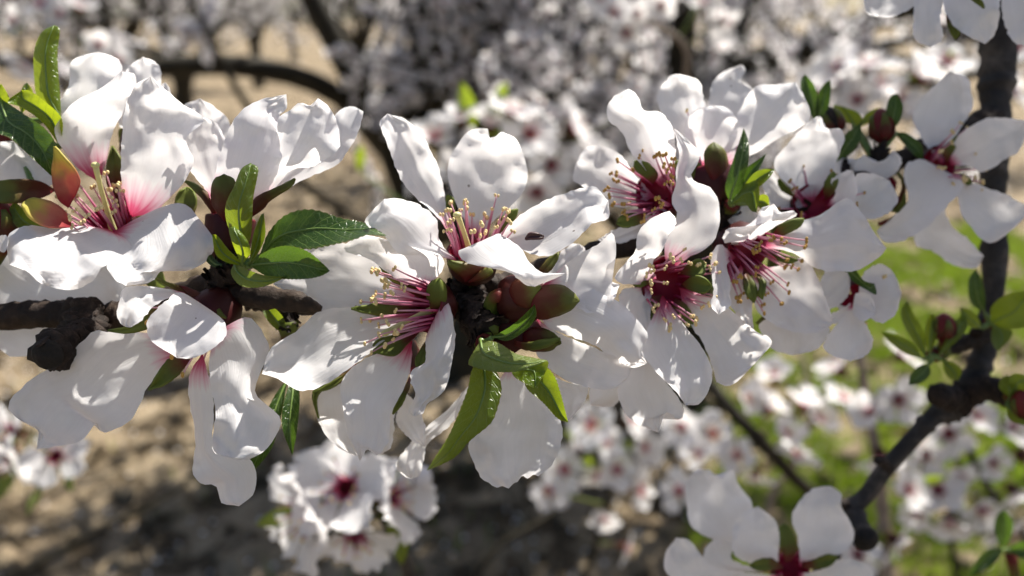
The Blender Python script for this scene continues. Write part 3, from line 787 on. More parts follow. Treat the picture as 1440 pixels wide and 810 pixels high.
def leaf(parent, org, Lp, Rp, dep, mat='leaf', under=False, serr=1.1, nv=44, ruffle=.30):
    SEED[0] += 1
    v, f, uv = patch(Lp, Rp, dep, org, nv=nv, nu=11, ruffle=ruffle, frill=0, serr=serr, seed=SEED[0])
    o = link('leaf', v, orient(v, f, under), M[mat], parent, uvs=uv)
    mid = [Vector(v[i * 11 + 5]) for i in range(0, nv, 3)]; n = len(mid)
    sgn = 1 if under else .35
    v, f, uv = tube_np([m - CF * .00012 * sgn for m in mid], [.00022 * (1 - .75 * i / n) for i in range(n)], 6)
    link('midrib', v, f, M['midrib'], o, uvs=uv)
    return o
def sprig(label, base, leaves, attach=None, group='young leaf sprigs'):
    C = Pm(*base); t = empty('leaf_sprig', C); tag(t, label, 'leaves', group)
    at = Pm(*attach) if attach else min(BRANCH_PTS, key=lambda q: (q - C).length)
    e = at - C
    v, f, uv = tube_np(bezier3(Vector((0, 0, 0)), e * .5 + Vector((0, 0, -.001)), e, 6), [.0016, .0015, .0015, .0016, .0018, .002], 8)
    link('shoot_base', v, f, M['sepal_green'], t, uvs=uv)
    for l in leaves:
        kw = l[3] if len(l) > 3 else {}
        leaf(t, C, l[0], l[1], l[2], **kw)
        q = Pm(l[0][0][0], l[0][0][1], l[2][0]) - C          # short petiole into the shoot
        if q.length > .0006:
            v, f, uv = tube_np(bezier3(Vector((0, 0, 0)), q * .5 - CU * .0003, q, 5), [.0008, .0007, .0006, .0005, .0004], 6)
            link('petiole', v, f, M['midrib'], t, uvs=uv)
    return t

# ---- wood
bp_px = [(-60, 448, 9), (0, 446, 9), (70, 440, 9), (140, 446, 9), (215, 432, 9), (270, 412, 8), (320, 405, 7), (375, 420, 9), (440, 428, 11), (520, 432, 13), (600, 424, 12), (660, 412, 11), (720, 394, 12), (790, 368, 14), (870, 350, 16), (960, 338, 20), (1030, 326, 24), (1110, 296, 29), (1190, 262, 34), (1270, 222, 42), (1340, 190, 50), (1398, 165, 56)]
bp_r = [2.3, 2.2, 2.3, 2.4, 2.2, 2.2, 2.3, 2.1, 2.0, 1.9, 1.9, 2.0, 1.8, 1.7, 1.8, 1.8, 1.8, 1.9, 2.0, 2.1, 2.3, 2.6]
cv = spline([tuple(Pm(*q)) + (r,) for q, r in zip(bp_px, bp_r)], 220)
BRANCH_PTS = [Vector(q[:3]) for q in cv]
org = BRANCH_PTS[0].copy()
br = empty('flowering_branch', org)
tag(br, 'brown knobbly almond branch carrying the sharp white blossoms', 'branch')
rr = [q[3] * .001 * (1 + .16 * noise.noise(Vector(q[:3]) * 160) + (.22 if i % 23 < 3 else 0)) for i, q in enumerate(cv)]
v, f, uv = rough_tube([p - org for p in BRANCH_PTS], rr, 24, .26, 420, .04, 3)
link('wood', v, f, M['bark'], br, uvs=uv)
# knobbly cut stub on the lower left
sp = spline([tuple(Pm(*q)) for q in [(128, 438, 8), (122, 462, 5), (104, 478, 2), (84, 490, -1), (68, 498, -4)]], 40)
v, f, uv = rough_tube([Vector(p) - org for p in sp], [.0030 + .0004 * math.sin(i * .9) - .0005 * i / 40 for i in range(40)], 26, .55, 380, .10, 9)
stub = link('stub', v, f, M['scale'], br, uvs=uv)
cp = Pm(68, 498, -4) - org; dr = (Vector(sp[-1]) - Vector(sp[-4])).normalized()
v, f, uv = blob(cp + dr * .0002, .0025, .0025, .0008, 6, 14, dr.to_track_quat('Z', 'Y').to_matrix()); link('cut_face', v, f, M['cut'], stub, uvs=uv)
bs = []
rnd = random.Random(4)
for k in range(60):                                            # flaky scales round the stub
    i = rnd.randrange(12, 39); c = Vector(sp[i]) - org; d = Vector((rnd.gauss(0, 1), rnd.gauss(0, 1), rnd.gauss(0, 1))).normalized()
    bs.append(blob(c + d * .0024, rnd.uniform(.0006, .0014), .0004, rnd.uniform(.0006, .0014), 4, 6, d.to_track_quat('Y', 'Z').to_matrix()))
v, f, uv = merge(bs); link('bark_flakes', v, f, M['scale'], stub, uvs=uv, smooth=False)
# flowering spurs: ringed knobs with ruffled bud scales
def spur(path, r, seed, n=40):
    s = spline([tuple(Pm(*q)) for q in path], 26); rnd = random.Random(seed)
    v, f, uv = rough_tube([Vector(p) - org for p in s], [r * .001 * (1 + .14 * math.sin(i * 2.1) - .25 * i / 26) for i in range(26)], 18, .30, 520, .08, seed)
    o = link('spur', v, f, M['scale'], br, uvs=uv); bs = []
    for k in range(n):
        i = rnd.randrange(4, 26); c = Vector(s[i]) - org; t = Vector(s[min(i + 1, 25)]) - Vector(s[i - 1]); t.normalize()
        d = Vector((rnd.gauss(0, 1), rnd.gauss(0, 1), rnd.gauss(0, 1))); d = (d - t * d.dot(t)).normalized(); sd = t.cross(d)
        V, F = [], []
        L, w = rnd.uniform(.0012, .0026), rnd.uniform(.0007, .0013)
        for a in range(4):
            for b in range(3):
                q = a / 3; z = b - 1
                V.append(tuple(c + d * (r * .001 * .85 + q * q * .0008 - .0003 * z * z) + t * L * q + sd * w * z * (1 - .55 * q)))
        for a in range(3):
            for b in range(2): F.append((a * 3 + b, a * 3 + b + 1, a * 3 + b + 4, a * 3 + b + 3))
        bs.append((V, F, [(0, 0)] * 12))
    v, f, uv = merge(bs); link('bud_scales', v, f, M['scale'], o, uvs=uv)
    BRANCH_PTS.extend(Vector(p) for p in s[8:])
spur([(318, 408, 7), (312, 392, 4), (322, 378, 2), (330, 368, 1)], 2.6, 1)
spur([(660, 412, 11), (662, 432, 6), (674, 450, 3), (688, 462, 1)], 2.9, 2, 60)
spur([(655, 414, 11), (648, 404, 8), (652, 392, 7)], 2.0, 5, 20)
spur([(664, 450, 5), (672, 470, 3), (678, 484, 1)], 1.9, 6, 24)
spur([(1010, 328, 22), (1018, 305, 20), (1026, 288, 18)], 2.2, 3)
spur([(1225, 245, 38), (1232, 228, 38), (1240, 214, 38)], 2.0, 7, 20)
spur([(392, 424, 10), (402, 438, 9), (404, 452, 9)], 1.6, 8, 14)
spur([(1190, 262, 34), (1186, 232, 37), (1178, 196, 40)], 1.2, 9, 8)
# short snapped twig pointing right
tw = spline([tuple(Pm(*q)) for q in [(335, 410, 5), (372, 418, 2), (412, 424, 1), (438, 430, 1), (452, 434, 1)]], 30)
v, f, uv = rough_tube([Vector(p) - org for p in tw], [.0021 - .0006 * i / 29 - (.0010 * max(0, i - 23) / 6) for i in range(30)], 16, .2, 480, .02, 12)
link('side_twig', v, f, M['bark'], br, uvs=uv)

# ---- blossoms, left to right
flower('large blossom with glowing red and yellow sepals beside upright leaf sprig', (148, 312, 7), (-.12, .70, .70), 4.6, 7, [
    ([(140, 258), (112, 238), (92, 215), (77, 188), (85, 165), (107, 141), (142, 124), (171, 100)], [(140, 258), (150, 225), (157, 190), (172, 160), (180, 140), (192, 120), (188, 104), (171, 100)], (12, 10, 5, 2.0, 1.5), {'blush': .20}),
    ([(182, 306), (172, 270), (170, 225), (172, 185), (175, 155), (190, 120), (212, 108)], [(182, 306), (215, 298), (245, 272), (273, 230), (262, 195), (287, 168), (258, 147), (235, 128), (212, 108)], (8, 3, 4, 2.5, -1), {'blush': .14, 'ruffle': .9}),
    ([(152, 322), (120, 318), (78, 322), (40, 317), (11, 332), (13, 372)], [(152, 322), (186, 345), (166, 368), (144, 376), (131, 394), (102, 408), (60, 400), (40, 383), (13, 372)], (4, -6, -9, -1.0, -4.5), {'ruffle': 1.0, 'blush': .02}),
    ([(158, 326), (185, 345), (168, 362), (151, 373), (160, 392), (178, 402)], [(158, 326), (204, 301), (240, 287), (264, 289), (284, 314), (301, 338), (292, 366), (260, 381), (229, 378), (212, 397), (178, 402)], (4, -4, -8, -1.2, 3), {'ruffle': .9, 'blush': .05}),
    ([(130, 240), (100, 190), (86, 150), (90, 132), (97, 120), (98, 90), (115, 78), (138, 73)], [(130, 240), (150, 190), (165, 140), (172, 95), (160, 80), (138, 73)], (15, 15, 13, 1, 0)),
  ], [
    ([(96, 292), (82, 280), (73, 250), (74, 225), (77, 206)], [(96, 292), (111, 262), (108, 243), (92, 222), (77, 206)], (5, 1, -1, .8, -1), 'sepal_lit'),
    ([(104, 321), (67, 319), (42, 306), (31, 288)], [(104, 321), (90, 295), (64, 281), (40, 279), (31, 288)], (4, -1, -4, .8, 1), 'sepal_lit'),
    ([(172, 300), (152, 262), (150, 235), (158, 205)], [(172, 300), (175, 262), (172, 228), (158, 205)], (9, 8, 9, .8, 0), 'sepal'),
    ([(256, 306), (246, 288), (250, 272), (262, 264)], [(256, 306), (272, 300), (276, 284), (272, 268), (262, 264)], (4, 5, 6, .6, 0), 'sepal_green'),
  ], (36, 8.6, 4, 36, (-.3, .6, .6)), (134, 232, 0), attach=(250, 424, 7), blush=.12)

flower('side-on blossom with red cup behind the upright green leaf', (326, 306, 5), (.10, .98, -.05), 4.0, 7.5, [
    ([(300, 286), (280, 230), (262, 185), (258, 150), (281, 139)], [(300, 286), (312, 230), (324, 177), (300, 149), (281, 139)], (9, 15, 15, 1, 0)),
    ([(335, 297), (380, 262), (420, 225), (455, 195), (472, 160), (491, 149), (505, 153)], [(335, 297), (390, 275), (418, 258), (450, 243), (470, 235), (489, 213), (504, 184), (511, 158), (505, 153)], (8, 9, 9, 1.8, -2), {'blush': .12}),
    ([(308, 292), (285, 262), (268, 240), (258, 210), (262, 180), (285, 165)], [(308, 292), (320, 255), (322, 215), (312, 185), (300, 170), (285, 165)], (4, 2, 5, -1, -1), {'blush': .12}),
    ([(318, 302), (300, 260), (312, 210), (324, 176), (336, 160), (360, 142), (402, 133)], [(318, 302), (362, 290), (388, 245), (398, 205), (393, 165), (404, 152), (402, 133)], (3, -2.5, 1, -1.6, 0), {'blush': .14}),
    ([(332, 300), (360, 262), (384, 215), (391, 168), (409, 154), (422, 144), (434, 149), (447, 139)], [(332, 300), (375, 277), (409, 240), (440, 234), (473, 213), (478, 190), (471, 164), (460, 147), (447, 139)], (4, -1, -1, -1.8, 1), {'blush': .14}),
  ], [
    ([(318, 312), (300, 290), (298, 265), (304, 250), (315, 246)], [(318, 312), (328, 290), (332, 265), (328, 251), (315, 246)], (1, -2.5, -2, -1, 0), 'sepal'),
    ([(342, 312), (358, 280), (390, 264), (415, 251)], [(342, 312), (367, 296), (382, 280), (408, 263), (415, 251)], (2, -1, -1, -.5, 0), 'sepal'),
    ([(308, 312), (285, 280), (268, 262), (258, 253)], [(308, 312), (296, 282), (280, 262), (258, 253)], (3, 1, 2, -.4, 0), 'sepal'),
  ], (3, 12, 5, 25), None, attach=(322, 378, 2), blush=.10)

flower('drooping blossom with two long hanging petals beneath the branch', (286, 452, 2), (-.55, -.62, .50), 4.2, 6.5, [
    ([(258, 496), (207, 468), (153, 467), (130, 467), (93, 502), (45, 533), (12, 568), (27, 590), (54, 603), (51, 632)], [(258, 496), (232, 518), (209, 542), (190, 582), (172, 600), (143, 608), (135, 594), (112, 621), (51, 632)], (3, -1, -7, 1.2, -1), {'blush': .03}),
    ([(285, 495), (266, 530), (268, 570), (275, 620), (271, 664), (283, 680), (303, 683), (311, 706), (336, 712)], [(285, 495), (300, 560), (300, 630), (320, 640), (348, 643), (360, 668), (357, 694), (336, 712)], (1, -1, -4.5, 1, 0), {'blush': .06}),
    ([(300, 470), (294, 510), (297, 545), (303, 580), (299, 632), (320, 643)], [(300, 470), (330, 452), (352, 446), (370, 470), (378, 492), (364, 530), (360, 556), (384, 576), (395, 592), (388, 612), (372, 634), (345, 647), (320, 643)], (0, -4, -9, -1.5, 1), {'blush': .04, 'ruffle': .9}),
    ([(262, 412), (235, 406), (200, 402), (175, 405), (168, 425), (164, 440), (170, 456), (182, 461)], [(262, 412), (245, 416), (225, 425), (210, 437), (197, 452), (182, 461)], (0, -7, -9, 1.2, 0), {'blush': .0}),
    ([(285, 428), (255, 411), (240, 418), (217, 438), (207, 455), (213, 479), (249, 503)], [(285, 428), (312, 448), (318, 460), (316, 475), (293, 494), (270, 504), (249, 503)], (0, -8, -9, 1.6, 0), {'blush': -.02, 'ruffle': .4}),
  ], [
    ([(250, 420), (215, 433), (180, 458), (152, 465)], [(250, 426), (218, 458), (182, 468), (152, 465)], (0, -3, -3, 0, 0), 'sepal_green'),
    ([(268, 505), (240, 503), (224, 522), (209, 548)], [(268, 505), (252, 526), (228, 543), (209, 548)], (0, -3, -4, .5, 0), 'sepal_green'),
    ([(246, 402), (262, 404), (285, 414), (300, 424), (318, 447)], [(246, 402), (262, 416), (280, 432), (300, 442), (318, 447)], (3, 1, -1, -.5, 0), 'sepal'),
    ([(285, 440), (262, 416), (238, 402), (216, 390)], [(285, 440), (255, 405), (236, 397), (216, 390)], (4, 0, -1, 0, 0), 'sepal'),
  ], (9, 11, 20, 48, (-.8, -.3, .2)), None, attach=(290, 412, 8), blush=.06, anther='anther_brown')

flower('shaded blossom with dark brown sepals at the branch’s broken left stub', (-30, 300, 16), (-.2, -.3, .9), 4.0, 6, [
    ([(-20, 290), (30, 262), (70, 262), (72, 245), (55, 225), (20, 198)], [(-20, 290), (-40, 240), (-30, 205), (20, 198)], (14, 10, 10, 0, 0), {'blush': .14}),
    ([(-30, 310), (10, 350), (80, 375), (150, 372), (178, 400), (166, 440), (150, 466)], [(-30, 310), (-50, 400), (-20, 470), (20, 502), (70, 490), (110, 478), (150, 466)], (15, 13, 12, 0, 0), {'blush': .0}),
    ([(-30, 300), (-70, 300), (-110, 280), (-120, 240)], [(-30, 300), (-50, 250), (-80, 220), (-120, 240)], (14, 10, 8, 1, 0)),
    ([(-40, 310), (-80, 330), (-110, 380), (-100, 420)], [(-40, 310), (-40, 370), (-60, 410), (-100, 420)], (14, 9, 8, 1, 0)),
    ([(-5, 340), (3, 330), (12, 336), (10, 350)], [(-5, 340), (-2, 352), (5, 356), (10, 350)], (8, -3, -3, 0, 0), {'blush': -.1}),
  ], [
    ([(78, 268), (60, 256), (30, 252), (-10, 254)], [(78, 268), (60, 278), (25, 286), (-10, 284)], (11, 5, 4, .5, 0), 'sepal'),
  ], (8, 9, 10, 45), None, attach=(-55, 447, 9), blush=.08)

flower('blossom half hidden behind the topmost left petals', (205, 190, 19), (.15, .90, -.3), 3.8, 6, [
    ([(200, 200), (182, 150), (176, 108), (186, 90), (201, 81)], [(200, 200), (222, 150), (226, 100), (214, 85), (201, 81)], (18, 20, 20, 1, 0)),
    ([(205, 205), (220, 165), (222, 125), (232, 116)], [(205, 205), (240, 180), (240, 130), (236, 120), (232, 116)], (17, 16, 17, 1, 0)),
    ([(190, 205), (165, 170), (160, 140), (175, 125)], [(190, 205), (195, 170), (190, 140), (175, 125)], (20, 22, 22, 1, 0)),
  ], [], None, None, attach=(228, 428, 9), auto=4)

flower('blossom with long pink stamens casting shadows on its lower petal', (600, 432, 2), (-.80, .02, .58), 4.4, 4.5, [
    ([(597, 428), (556, 380), (500, 345), (433, 348), (400, 375), (384, 400)], [(597, 428), (560, 436), (500, 442), (455, 438), (430, 426), (384, 400)], (7, 6, 3, .8, 0), {'blush': .12}),
    ([(600, 416), (560, 395), (520, 365), (484, 352), (502, 331), (529, 333), (552, 340)], [(600, 416), (604, 398), (616, 388), (625, 372), (618, 358), (590, 350), (552, 340)], (4, -3, -2, 1.8, -.5), {'blush': .12}),
    ([(590, 445), (540, 438), (490, 432), (450, 438), (434, 450), (414, 467), (392, 480), (377, 497), (368, 526)], [(590, 445), (545, 475), (510, 504), (483, 524), (455, 542), (428, 550), (408, 544), (390, 532), (368, 526)], (5, 1, -5, 1.0, -1.6), {'blush': .04, 'ruffle': .5}),
    ([(580, 478), (537, 493), (508, 508), (486, 526), (479, 550), (485, 590), (493, 622), (506, 648)], [(580, 478), (577, 520), (564, 555), (550, 580), (548, 605), (545, 622), (531, 641), (518, 630), (506, 648)], (4, 0, -2, 1.5, 0), {'blush': .10}),
    ([(612, 445), (599, 476), (598, 508), (580, 520), (577, 535), (584, 555), (575, 578), (583, 585)], [(612, 445), (622, 425), (628, 424), (636, 442), (640, 480), (633, 525), (622, 553), (600, 568), (595, 582), (583, 585)], (0, -4, -4, -1, 0), {'blush': .08, 'ruffle': .8}),
  ], [
    ([(594, 420), (560, 402), (540, 385), (534, 374)], [(594, 420), (590, 408), (565, 392), (534, 374)], (4, 0, 0, 0, 0), 'sepal_green'),
    ([(590, 430), (550, 425), (520, 428), (494, 434)], [(590, 436), (555, 446), (520, 442), (494, 434)], (5, 3, 2, 0, 0), 'sepal_green'),
    ([(590, 465), (560, 470), (530, 478), (522, 496)], [(590, 468), (572, 485), (555, 500), (522, 496)], (4, 2, 1, .5, 0), 'sepal_green'),
    ([(608, 438), (600, 415), (605, 398), (618, 392)], [(608, 438), (626, 425), (626, 402), (618, 392)], (1, -2, -2, -.8, 0), 'sepal_green'),
    ([(604, 470), (592, 490), (584, 505), (588, 520)], [(604, 470), (602, 490), (599, 508), (588, 520)], (3, 1, 1, 0, 0), 'sepal_green'),
  ], (36, 11, 3, 32, (-.9, .05, .2)), (542, 468, -3), attach=(650, 424, 8), blush=.10)

flower('blossom opening upwards with pale style in a fan of five petals', (666, 350, 4), (.05, .86, .50), 4.4, 6, [
    ([(645, 342), (610, 300), (581, 275), (562, 249), (550, 216), (538, 187), (534, 171), (545, 160)], [(645, 342), (630, 305), (624, 268), (615, 232), (602, 204), (588, 183), (570, 167), (545, 160)], (7, 8, 3, 1.5, 1.2), {'blush': .10}),
    ([(670, 337), (648, 300), (636, 272), (630, 250), (632, 223), (645, 200), (655, 185), (670, 176), (687, 171)], [(670, 337), (700, 305), (723, 285), (738, 265), (742, 243), (736, 218), (729, 200), (722, 192), (712, 188)], (9, 13, 10, 1.6, 0), {'blush': .04, 'frill': .2, 'notch': ((.28, .30, 24),)}),
    ([(690, 347), (704, 329), (725, 308), (752, 289), (791, 273), (834, 262), (855, 282)], [(690, 347), (729, 350), (749, 358), (773, 360), (800, 345), (815, 333), (832, 315), (856, 307), (855, 282)], (6, 1, 2, 2.2, -2.5), {'blush': .0}),
    ([(648, 369), (620, 361), (604, 356), (575, 360), (555, 352), (540, 330), (513, 314), (525, 295), (540, 280)], [(648, 369), (632, 356), (618, 336), (613, 307), (587, 287), (558, 279), (540, 280)], (2, -6, -9, -2.4, 3), {'blush': .0}),
    ([(678, 354), (655, 350), (644, 354), (655, 369), (685, 376), (718, 384), (738, 400), (752, 403)], [(678, 354), (697, 329), (714, 336), (731, 348), (740, 362), (758, 381), (775, 386), (795, 385), (752, 403)], (1, -8, -9, -2, 1), {'blush': .0}),
  ], [
    ([(636, 320), (624, 300), (625, 282), (630, 274)], [(636, 320), (640, 300), (638, 280), (630, 274)], (8, 9, 9, 0, 0), 'sepal_green'),
    ([(692, 338), (700, 312), (716, 297), (728, 294)], [(692, 338), (708, 325), (724, 308), (728, 294)], (6, 6, 6, 0, 0), 'sepal_green'),
    ([(655, 395), (640, 382), (630, 372), (632, 366)], [(655, 395), (668, 385), (685, 376), (632, 366)], (1, -1, -1, -.6, 0), 'sepal'),
    ([(660, 396), (672, 385), (684, 377), (690, 378)], [(660, 396), (680, 392), (692, 384), (690, 378)], (1, -1, -1, -.6, 0), 'sepal'),
  ], (30, 9, 5, 38, (.1, .9, .2)), (643, 302, -1), attach=(655, 405, 8), blush=.08)

flower('faded blossom hanging below with thin papery translucent petals', (560, 520, 12), (-.1, -.92, .3), 3.6, 6, [
    ([(505, 530), (470, 535), (442, 553), (450, 598), (473, 627), (500, 642)], [(505, 530), (532, 580), (530, 620), (500, 642)], (12, 9, 7, 1, 0), {'blush': -.05}),
    ([(568, 548), (557, 588), (565, 605), (580, 620), (598, 628)], [(568, 548), (590, 575), (598, 600), (598, 628)], (11, 9, 8, 0, 0), {'blush': -.05}),
    ([(665, 535), (630, 575), (600, 600), (578, 622), (557, 652), (566, 668), (578, 673)], [(665, 535), (640, 590), (605, 620), (598, 632), (592, 667), (578, 673)], (12, 11, 9, 0, 0), {'blush': -.08}),
    ([(560, 540), (530, 580), (520, 620), (532, 640)], [(560, 540), (555, 590), (550, 628), (532, 640)], (11, 8, 6, .6, 0), {'blush': -.05}),
  ], [
    ([(500, 520), (470, 530), (440, 550), (450, 595)], [(500, 535), (460, 545), (445, 562), (450, 595)], (10, 8, 8, 0, 0), 'sepal_green'),
    ([(575, 530), (566, 550), (556, 568), (553, 582)], [(578, 534), (573, 552), (564, 570), (553, 582)], (8, 4, 4, 0, 0), 'sepal_green'),
    ([(500, 505), (490, 520), (470, 535), (440, 552)], [(500, 512), (484, 532), (465, 546), (440, 552)], (8, 6, 6, 0, 0), 'sepal_green'),
  ], None, None, attach=(600, 424, 12), blush=0)

flower('blossom seen from behind with swollen crimson cup and green-tipped sepals', (748, 422, 3), (.90, -.12, -.40), 4.2, 6.0, [
    ([(760, 405), (775, 390), (795, 372), (824, 352), (844, 342), (862, 327), (866, 362), (853, 374), (856, 393), (872, 400)], [(760, 405), (800, 425), (830, 440), (858, 428), (872, 400)], (3, 0, 2, 1, 0), {'blush': .06}),
    ([(762, 420), (800, 405), (850, 412), (885, 438), (911, 470), (903, 492), (910, 511)], [(762, 420), (765, 455), (800, 472), (840, 487), (855, 505), (875, 517), (893, 517), (910, 511)], (3, -2, 1, -1.8, 0), {'blush': .08}),
    ([(750, 445), (790, 470), (844, 492), (885, 512), (884, 530)], [(750, 445), (756, 500), (793, 533), (820, 543), (845, 548), (865, 546), (884, 530)], (5, 2, 3, 1.4, 0), {'blush': .04}),
    ([(755, 400), (775, 370), (800, 345), (815, 343)], [(755, 400), (785, 395), (815, 365), (824, 352), (815, 343)], (8, 10, 10, 0, 0), {'blush': .02}),
  ], [
    ([(744, 420), (755, 405), (787, 401), (806, 412), (814, 423)], [(744, 430), (755, 447), (770, 448), (800, 437), (814, 423)], (-2, -4, -3, -1.2, 0), 'sepal'),
    ([(742, 400), (757, 380), (772, 362), (785, 355)], [(742, 404), (766, 388), (782, 370), (785, 355)], (2, 1, 2, 0, 0), 'sepal'),
    ([(716, 412), (722, 396), (735, 393), (760, 403)], [(716, 415), (730, 430), (748, 430), (760, 403)], (-1, -3, -3, -.5, 0), 'sepal'),
  ], None, None, attach=(690, 440, 4), blush=.06)

flower('blossom behind the centre leaves with one broad frilled petal hanging', (738, 486, 5), (.52, -.75, .05), 4.2, 7, [
    ([(725, 500), (700, 540), (690, 592), (660, 622), (664, 645), (676, 671), (688, 680), (698, 686)], [(725, 500), (748, 535), (773, 568), (791, 598), (787, 631), (776, 655), (768, 663), (757, 672)], (5, 2, -1, 1.2, -.6), {'blush': .04, 'ruffle': .7, 'frill': 1.3, 'notch': ((.62, .10, 9), (.3, .07, -5), (.9, .1, 6))}),
    ([(745, 505), (790, 535), (827, 545), (815, 575), (800, 592)], [(745, 505), (765, 555), (782, 580), (800, 592)], (7, 7, 6, 0, 0), {'blush': .0}),
    ([(730, 505), (705, 545), (700, 590), (715, 610)], [(730, 505), (745, 550), (740, 595), (715, 610)], (9, 10, 10, 0, 0)),
  ], [
    ([(736, 470), (751, 460), (776, 466), (789, 482)], [(736, 490), (752, 494), (775, 492), (789, 482)], (1, -1, -1, -.6, 0), 'sepal'),
    ([(724, 478), (740, 482), (765, 478), (788, 476)], [(724, 486), (742, 492), (768, 488), (788, 476)], (0, -2.2, -2.5, -.3, 0), 'sepal_green'),
  ], None, None, attach=(688, 468, 2), blush=.04)

flower('blossom with crimson heart and bowed stamens under a folded white petal', (938, 400, 9), (.30, -.05, .95), 5.0, 6, [
    ([(925, 397), (890, 400), (871, 397), (866, 386), (893, 353), (896, 331), (913, 309), (942, 296)], [(925, 397), (918, 370), (931, 353), (941, 330), (951, 312), (942, 296)], (9, 3, 0, 1.2, 0), {'blush': .04}),
    ([(938, 385), (935, 345), (952, 305), (944, 282), (950, 262), (950, 240), (955, 215), (947, 180)], [(938, 385), (965, 364), (990, 352), (1004, 338), (1012, 315), (1012, 288), (1000, 265), (972, 250), (985, 218), (965, 195), (947, 180)], (10, 7, 9, 1.5, 0), {'blush': .08}),
    ([(918, 405), (893, 404), (875, 408), (871, 425), (880, 445), (905, 475)], [(918, 405), (914, 440), (915, 460), (905, 475)], (9, 7, 6, .5, 0), {'blush': .10}),
    ([(932, 415), (910, 465), (903, 495), (912, 510), (929, 530), (950, 550), (964, 570)], [(932, 415), (961, 455), (982, 482), (997, 506), (1002, 528), (996, 550), (984, 568), (964, 570)], (9, 4, 2, 1.5, 0), {'blush': .10}),
    ([(955, 405), (990, 415), (1020, 430), (1055, 460), (1086, 480), (1070, 500)], [(955, 405), (965, 445), (990, 485), (1003, 520), (1010, 538), (1030, 541), (1056, 517), (1070, 500)], (10, 7, 6, 1.2, 0), {'blush': .08}),
  ], [
    ([(930, 415), (905, 420), (905, 445), (911, 466)], [(930, 415), (926, 440), (920, 455), (911, 466)], (10, 8, 8, 0, 0), 'sepal_green'),
    ([(950, 420), (945, 435), (960, 455), (974, 460)], [(950, 420), (965, 428), (975, 445), (974, 460)], (10, 8, 8, 0, 0), 'sepal_green'),
    ([(955, 385), (970, 370), (985, 364), (992, 372)], [(955, 385), (975, 388), (990, 385), (992, 372)], (9, 6, 6, .6, 0), 'sepal_green'),
    ([(958, 400), (975, 388), (992, 392), (1000, 402)], [(958, 402), (975, 410), (992, 412), (1000, 402)], (9, 5, 4, .6, 0), 'sepal_green'),
    ([(920, 392), (905, 385), (895, 392), (890, 400)], [(920, 396), (908, 402), (898, 404), (890, 400)], (9, 7, 7, 0, 0), 'sepal_green'),
  ], (36, 7.6, 4, 44, (.55, -.2, .5)), None, attach=(960, 340, 20), blush=.10)

flower('blossom hidden behind, its one grey petal tip below the folded flower', (905, 470, 16), (-.05, -.75, .6), 3.6, 6, [
    ([(905, 490), (880, 530), (868, 548), (876, 575), (890, 592), (926, 609)], [(905, 490), (935, 535), (960, 570), (956, 590), (937, 580), (926, 609)], (14, 11, 10, 1, 0), {'blush': -.02}),
    ([(895, 490), (860, 510), (830, 545), (830, 570)], [(895, 490), (885, 530), (865, 570), (830, 570)], (16, 16, 16, 1, 0)),
  ], [], None, None, attach=(900, 346, 17), auto=3)

flower('blossom with upright curled petal above a yellow-tipped brush of stamens', (925, 270, 13), (-.52, .18, .82), 4.4, 6, [
    ([(935, 268), (908, 240), (885, 210), (875, 186), (855, 168), (854, 150), (867, 132), (884, 125)], [(935, 268), (948, 235), (950, 205), (944, 175), (928, 157), (905, 155), (896, 133), (884, 125)], (14, 10, 6, 2.0, 0), {'blush': .10}),
    ([(922, 277), (895, 248), (873, 218), (850, 206), (825, 207), (811, 226)], [(922, 277), (880, 292), (850, 285), (822, 264), (806, 252), (811, 226)], (15, 16, 14, 1, 0), {'blush': .06}),
    ([(918, 285), (898, 303), (880, 315), (860, 325), (840, 337)], [(918, 285), (908, 325), (880, 340), (855, 342), (840, 337)], (15, 14, 12, .6, 0), {'blush': .06}),
    ([(930, 285), (915, 305), (905, 325), (915, 335)], [(930, 285), (945, 310), (935, 332), (915, 335)], (14, 13, 12, .6, 0), {'blush': .10}),
  ], [
    ([(918, 258), (895, 240), (892, 228), (900, 225)], [(918, 258), (925, 245), (912, 230), (900, 225)], (13, 11, 11, 0, 0), 'sepal_green'),
    ([(908, 300), (885, 300), (872, 305), (867, 314)], [(908, 302), (900, 314), (880, 320), (867, 314)], (12, 10, 10, .4, 0), 'sepal_green'),
    ([(940, 262), (945, 240), (952, 225), (954, 235)], [(942, 266), (952, 250), (956, 240), (954, 235)], (14, 11, 11, 0, 0), 'sepal_green'),
  ], (36, 8.4, 4, 36, (-.7, .25, .3)), None, attach=(950, 340, 20), blush=.10, anther='anther_brown')

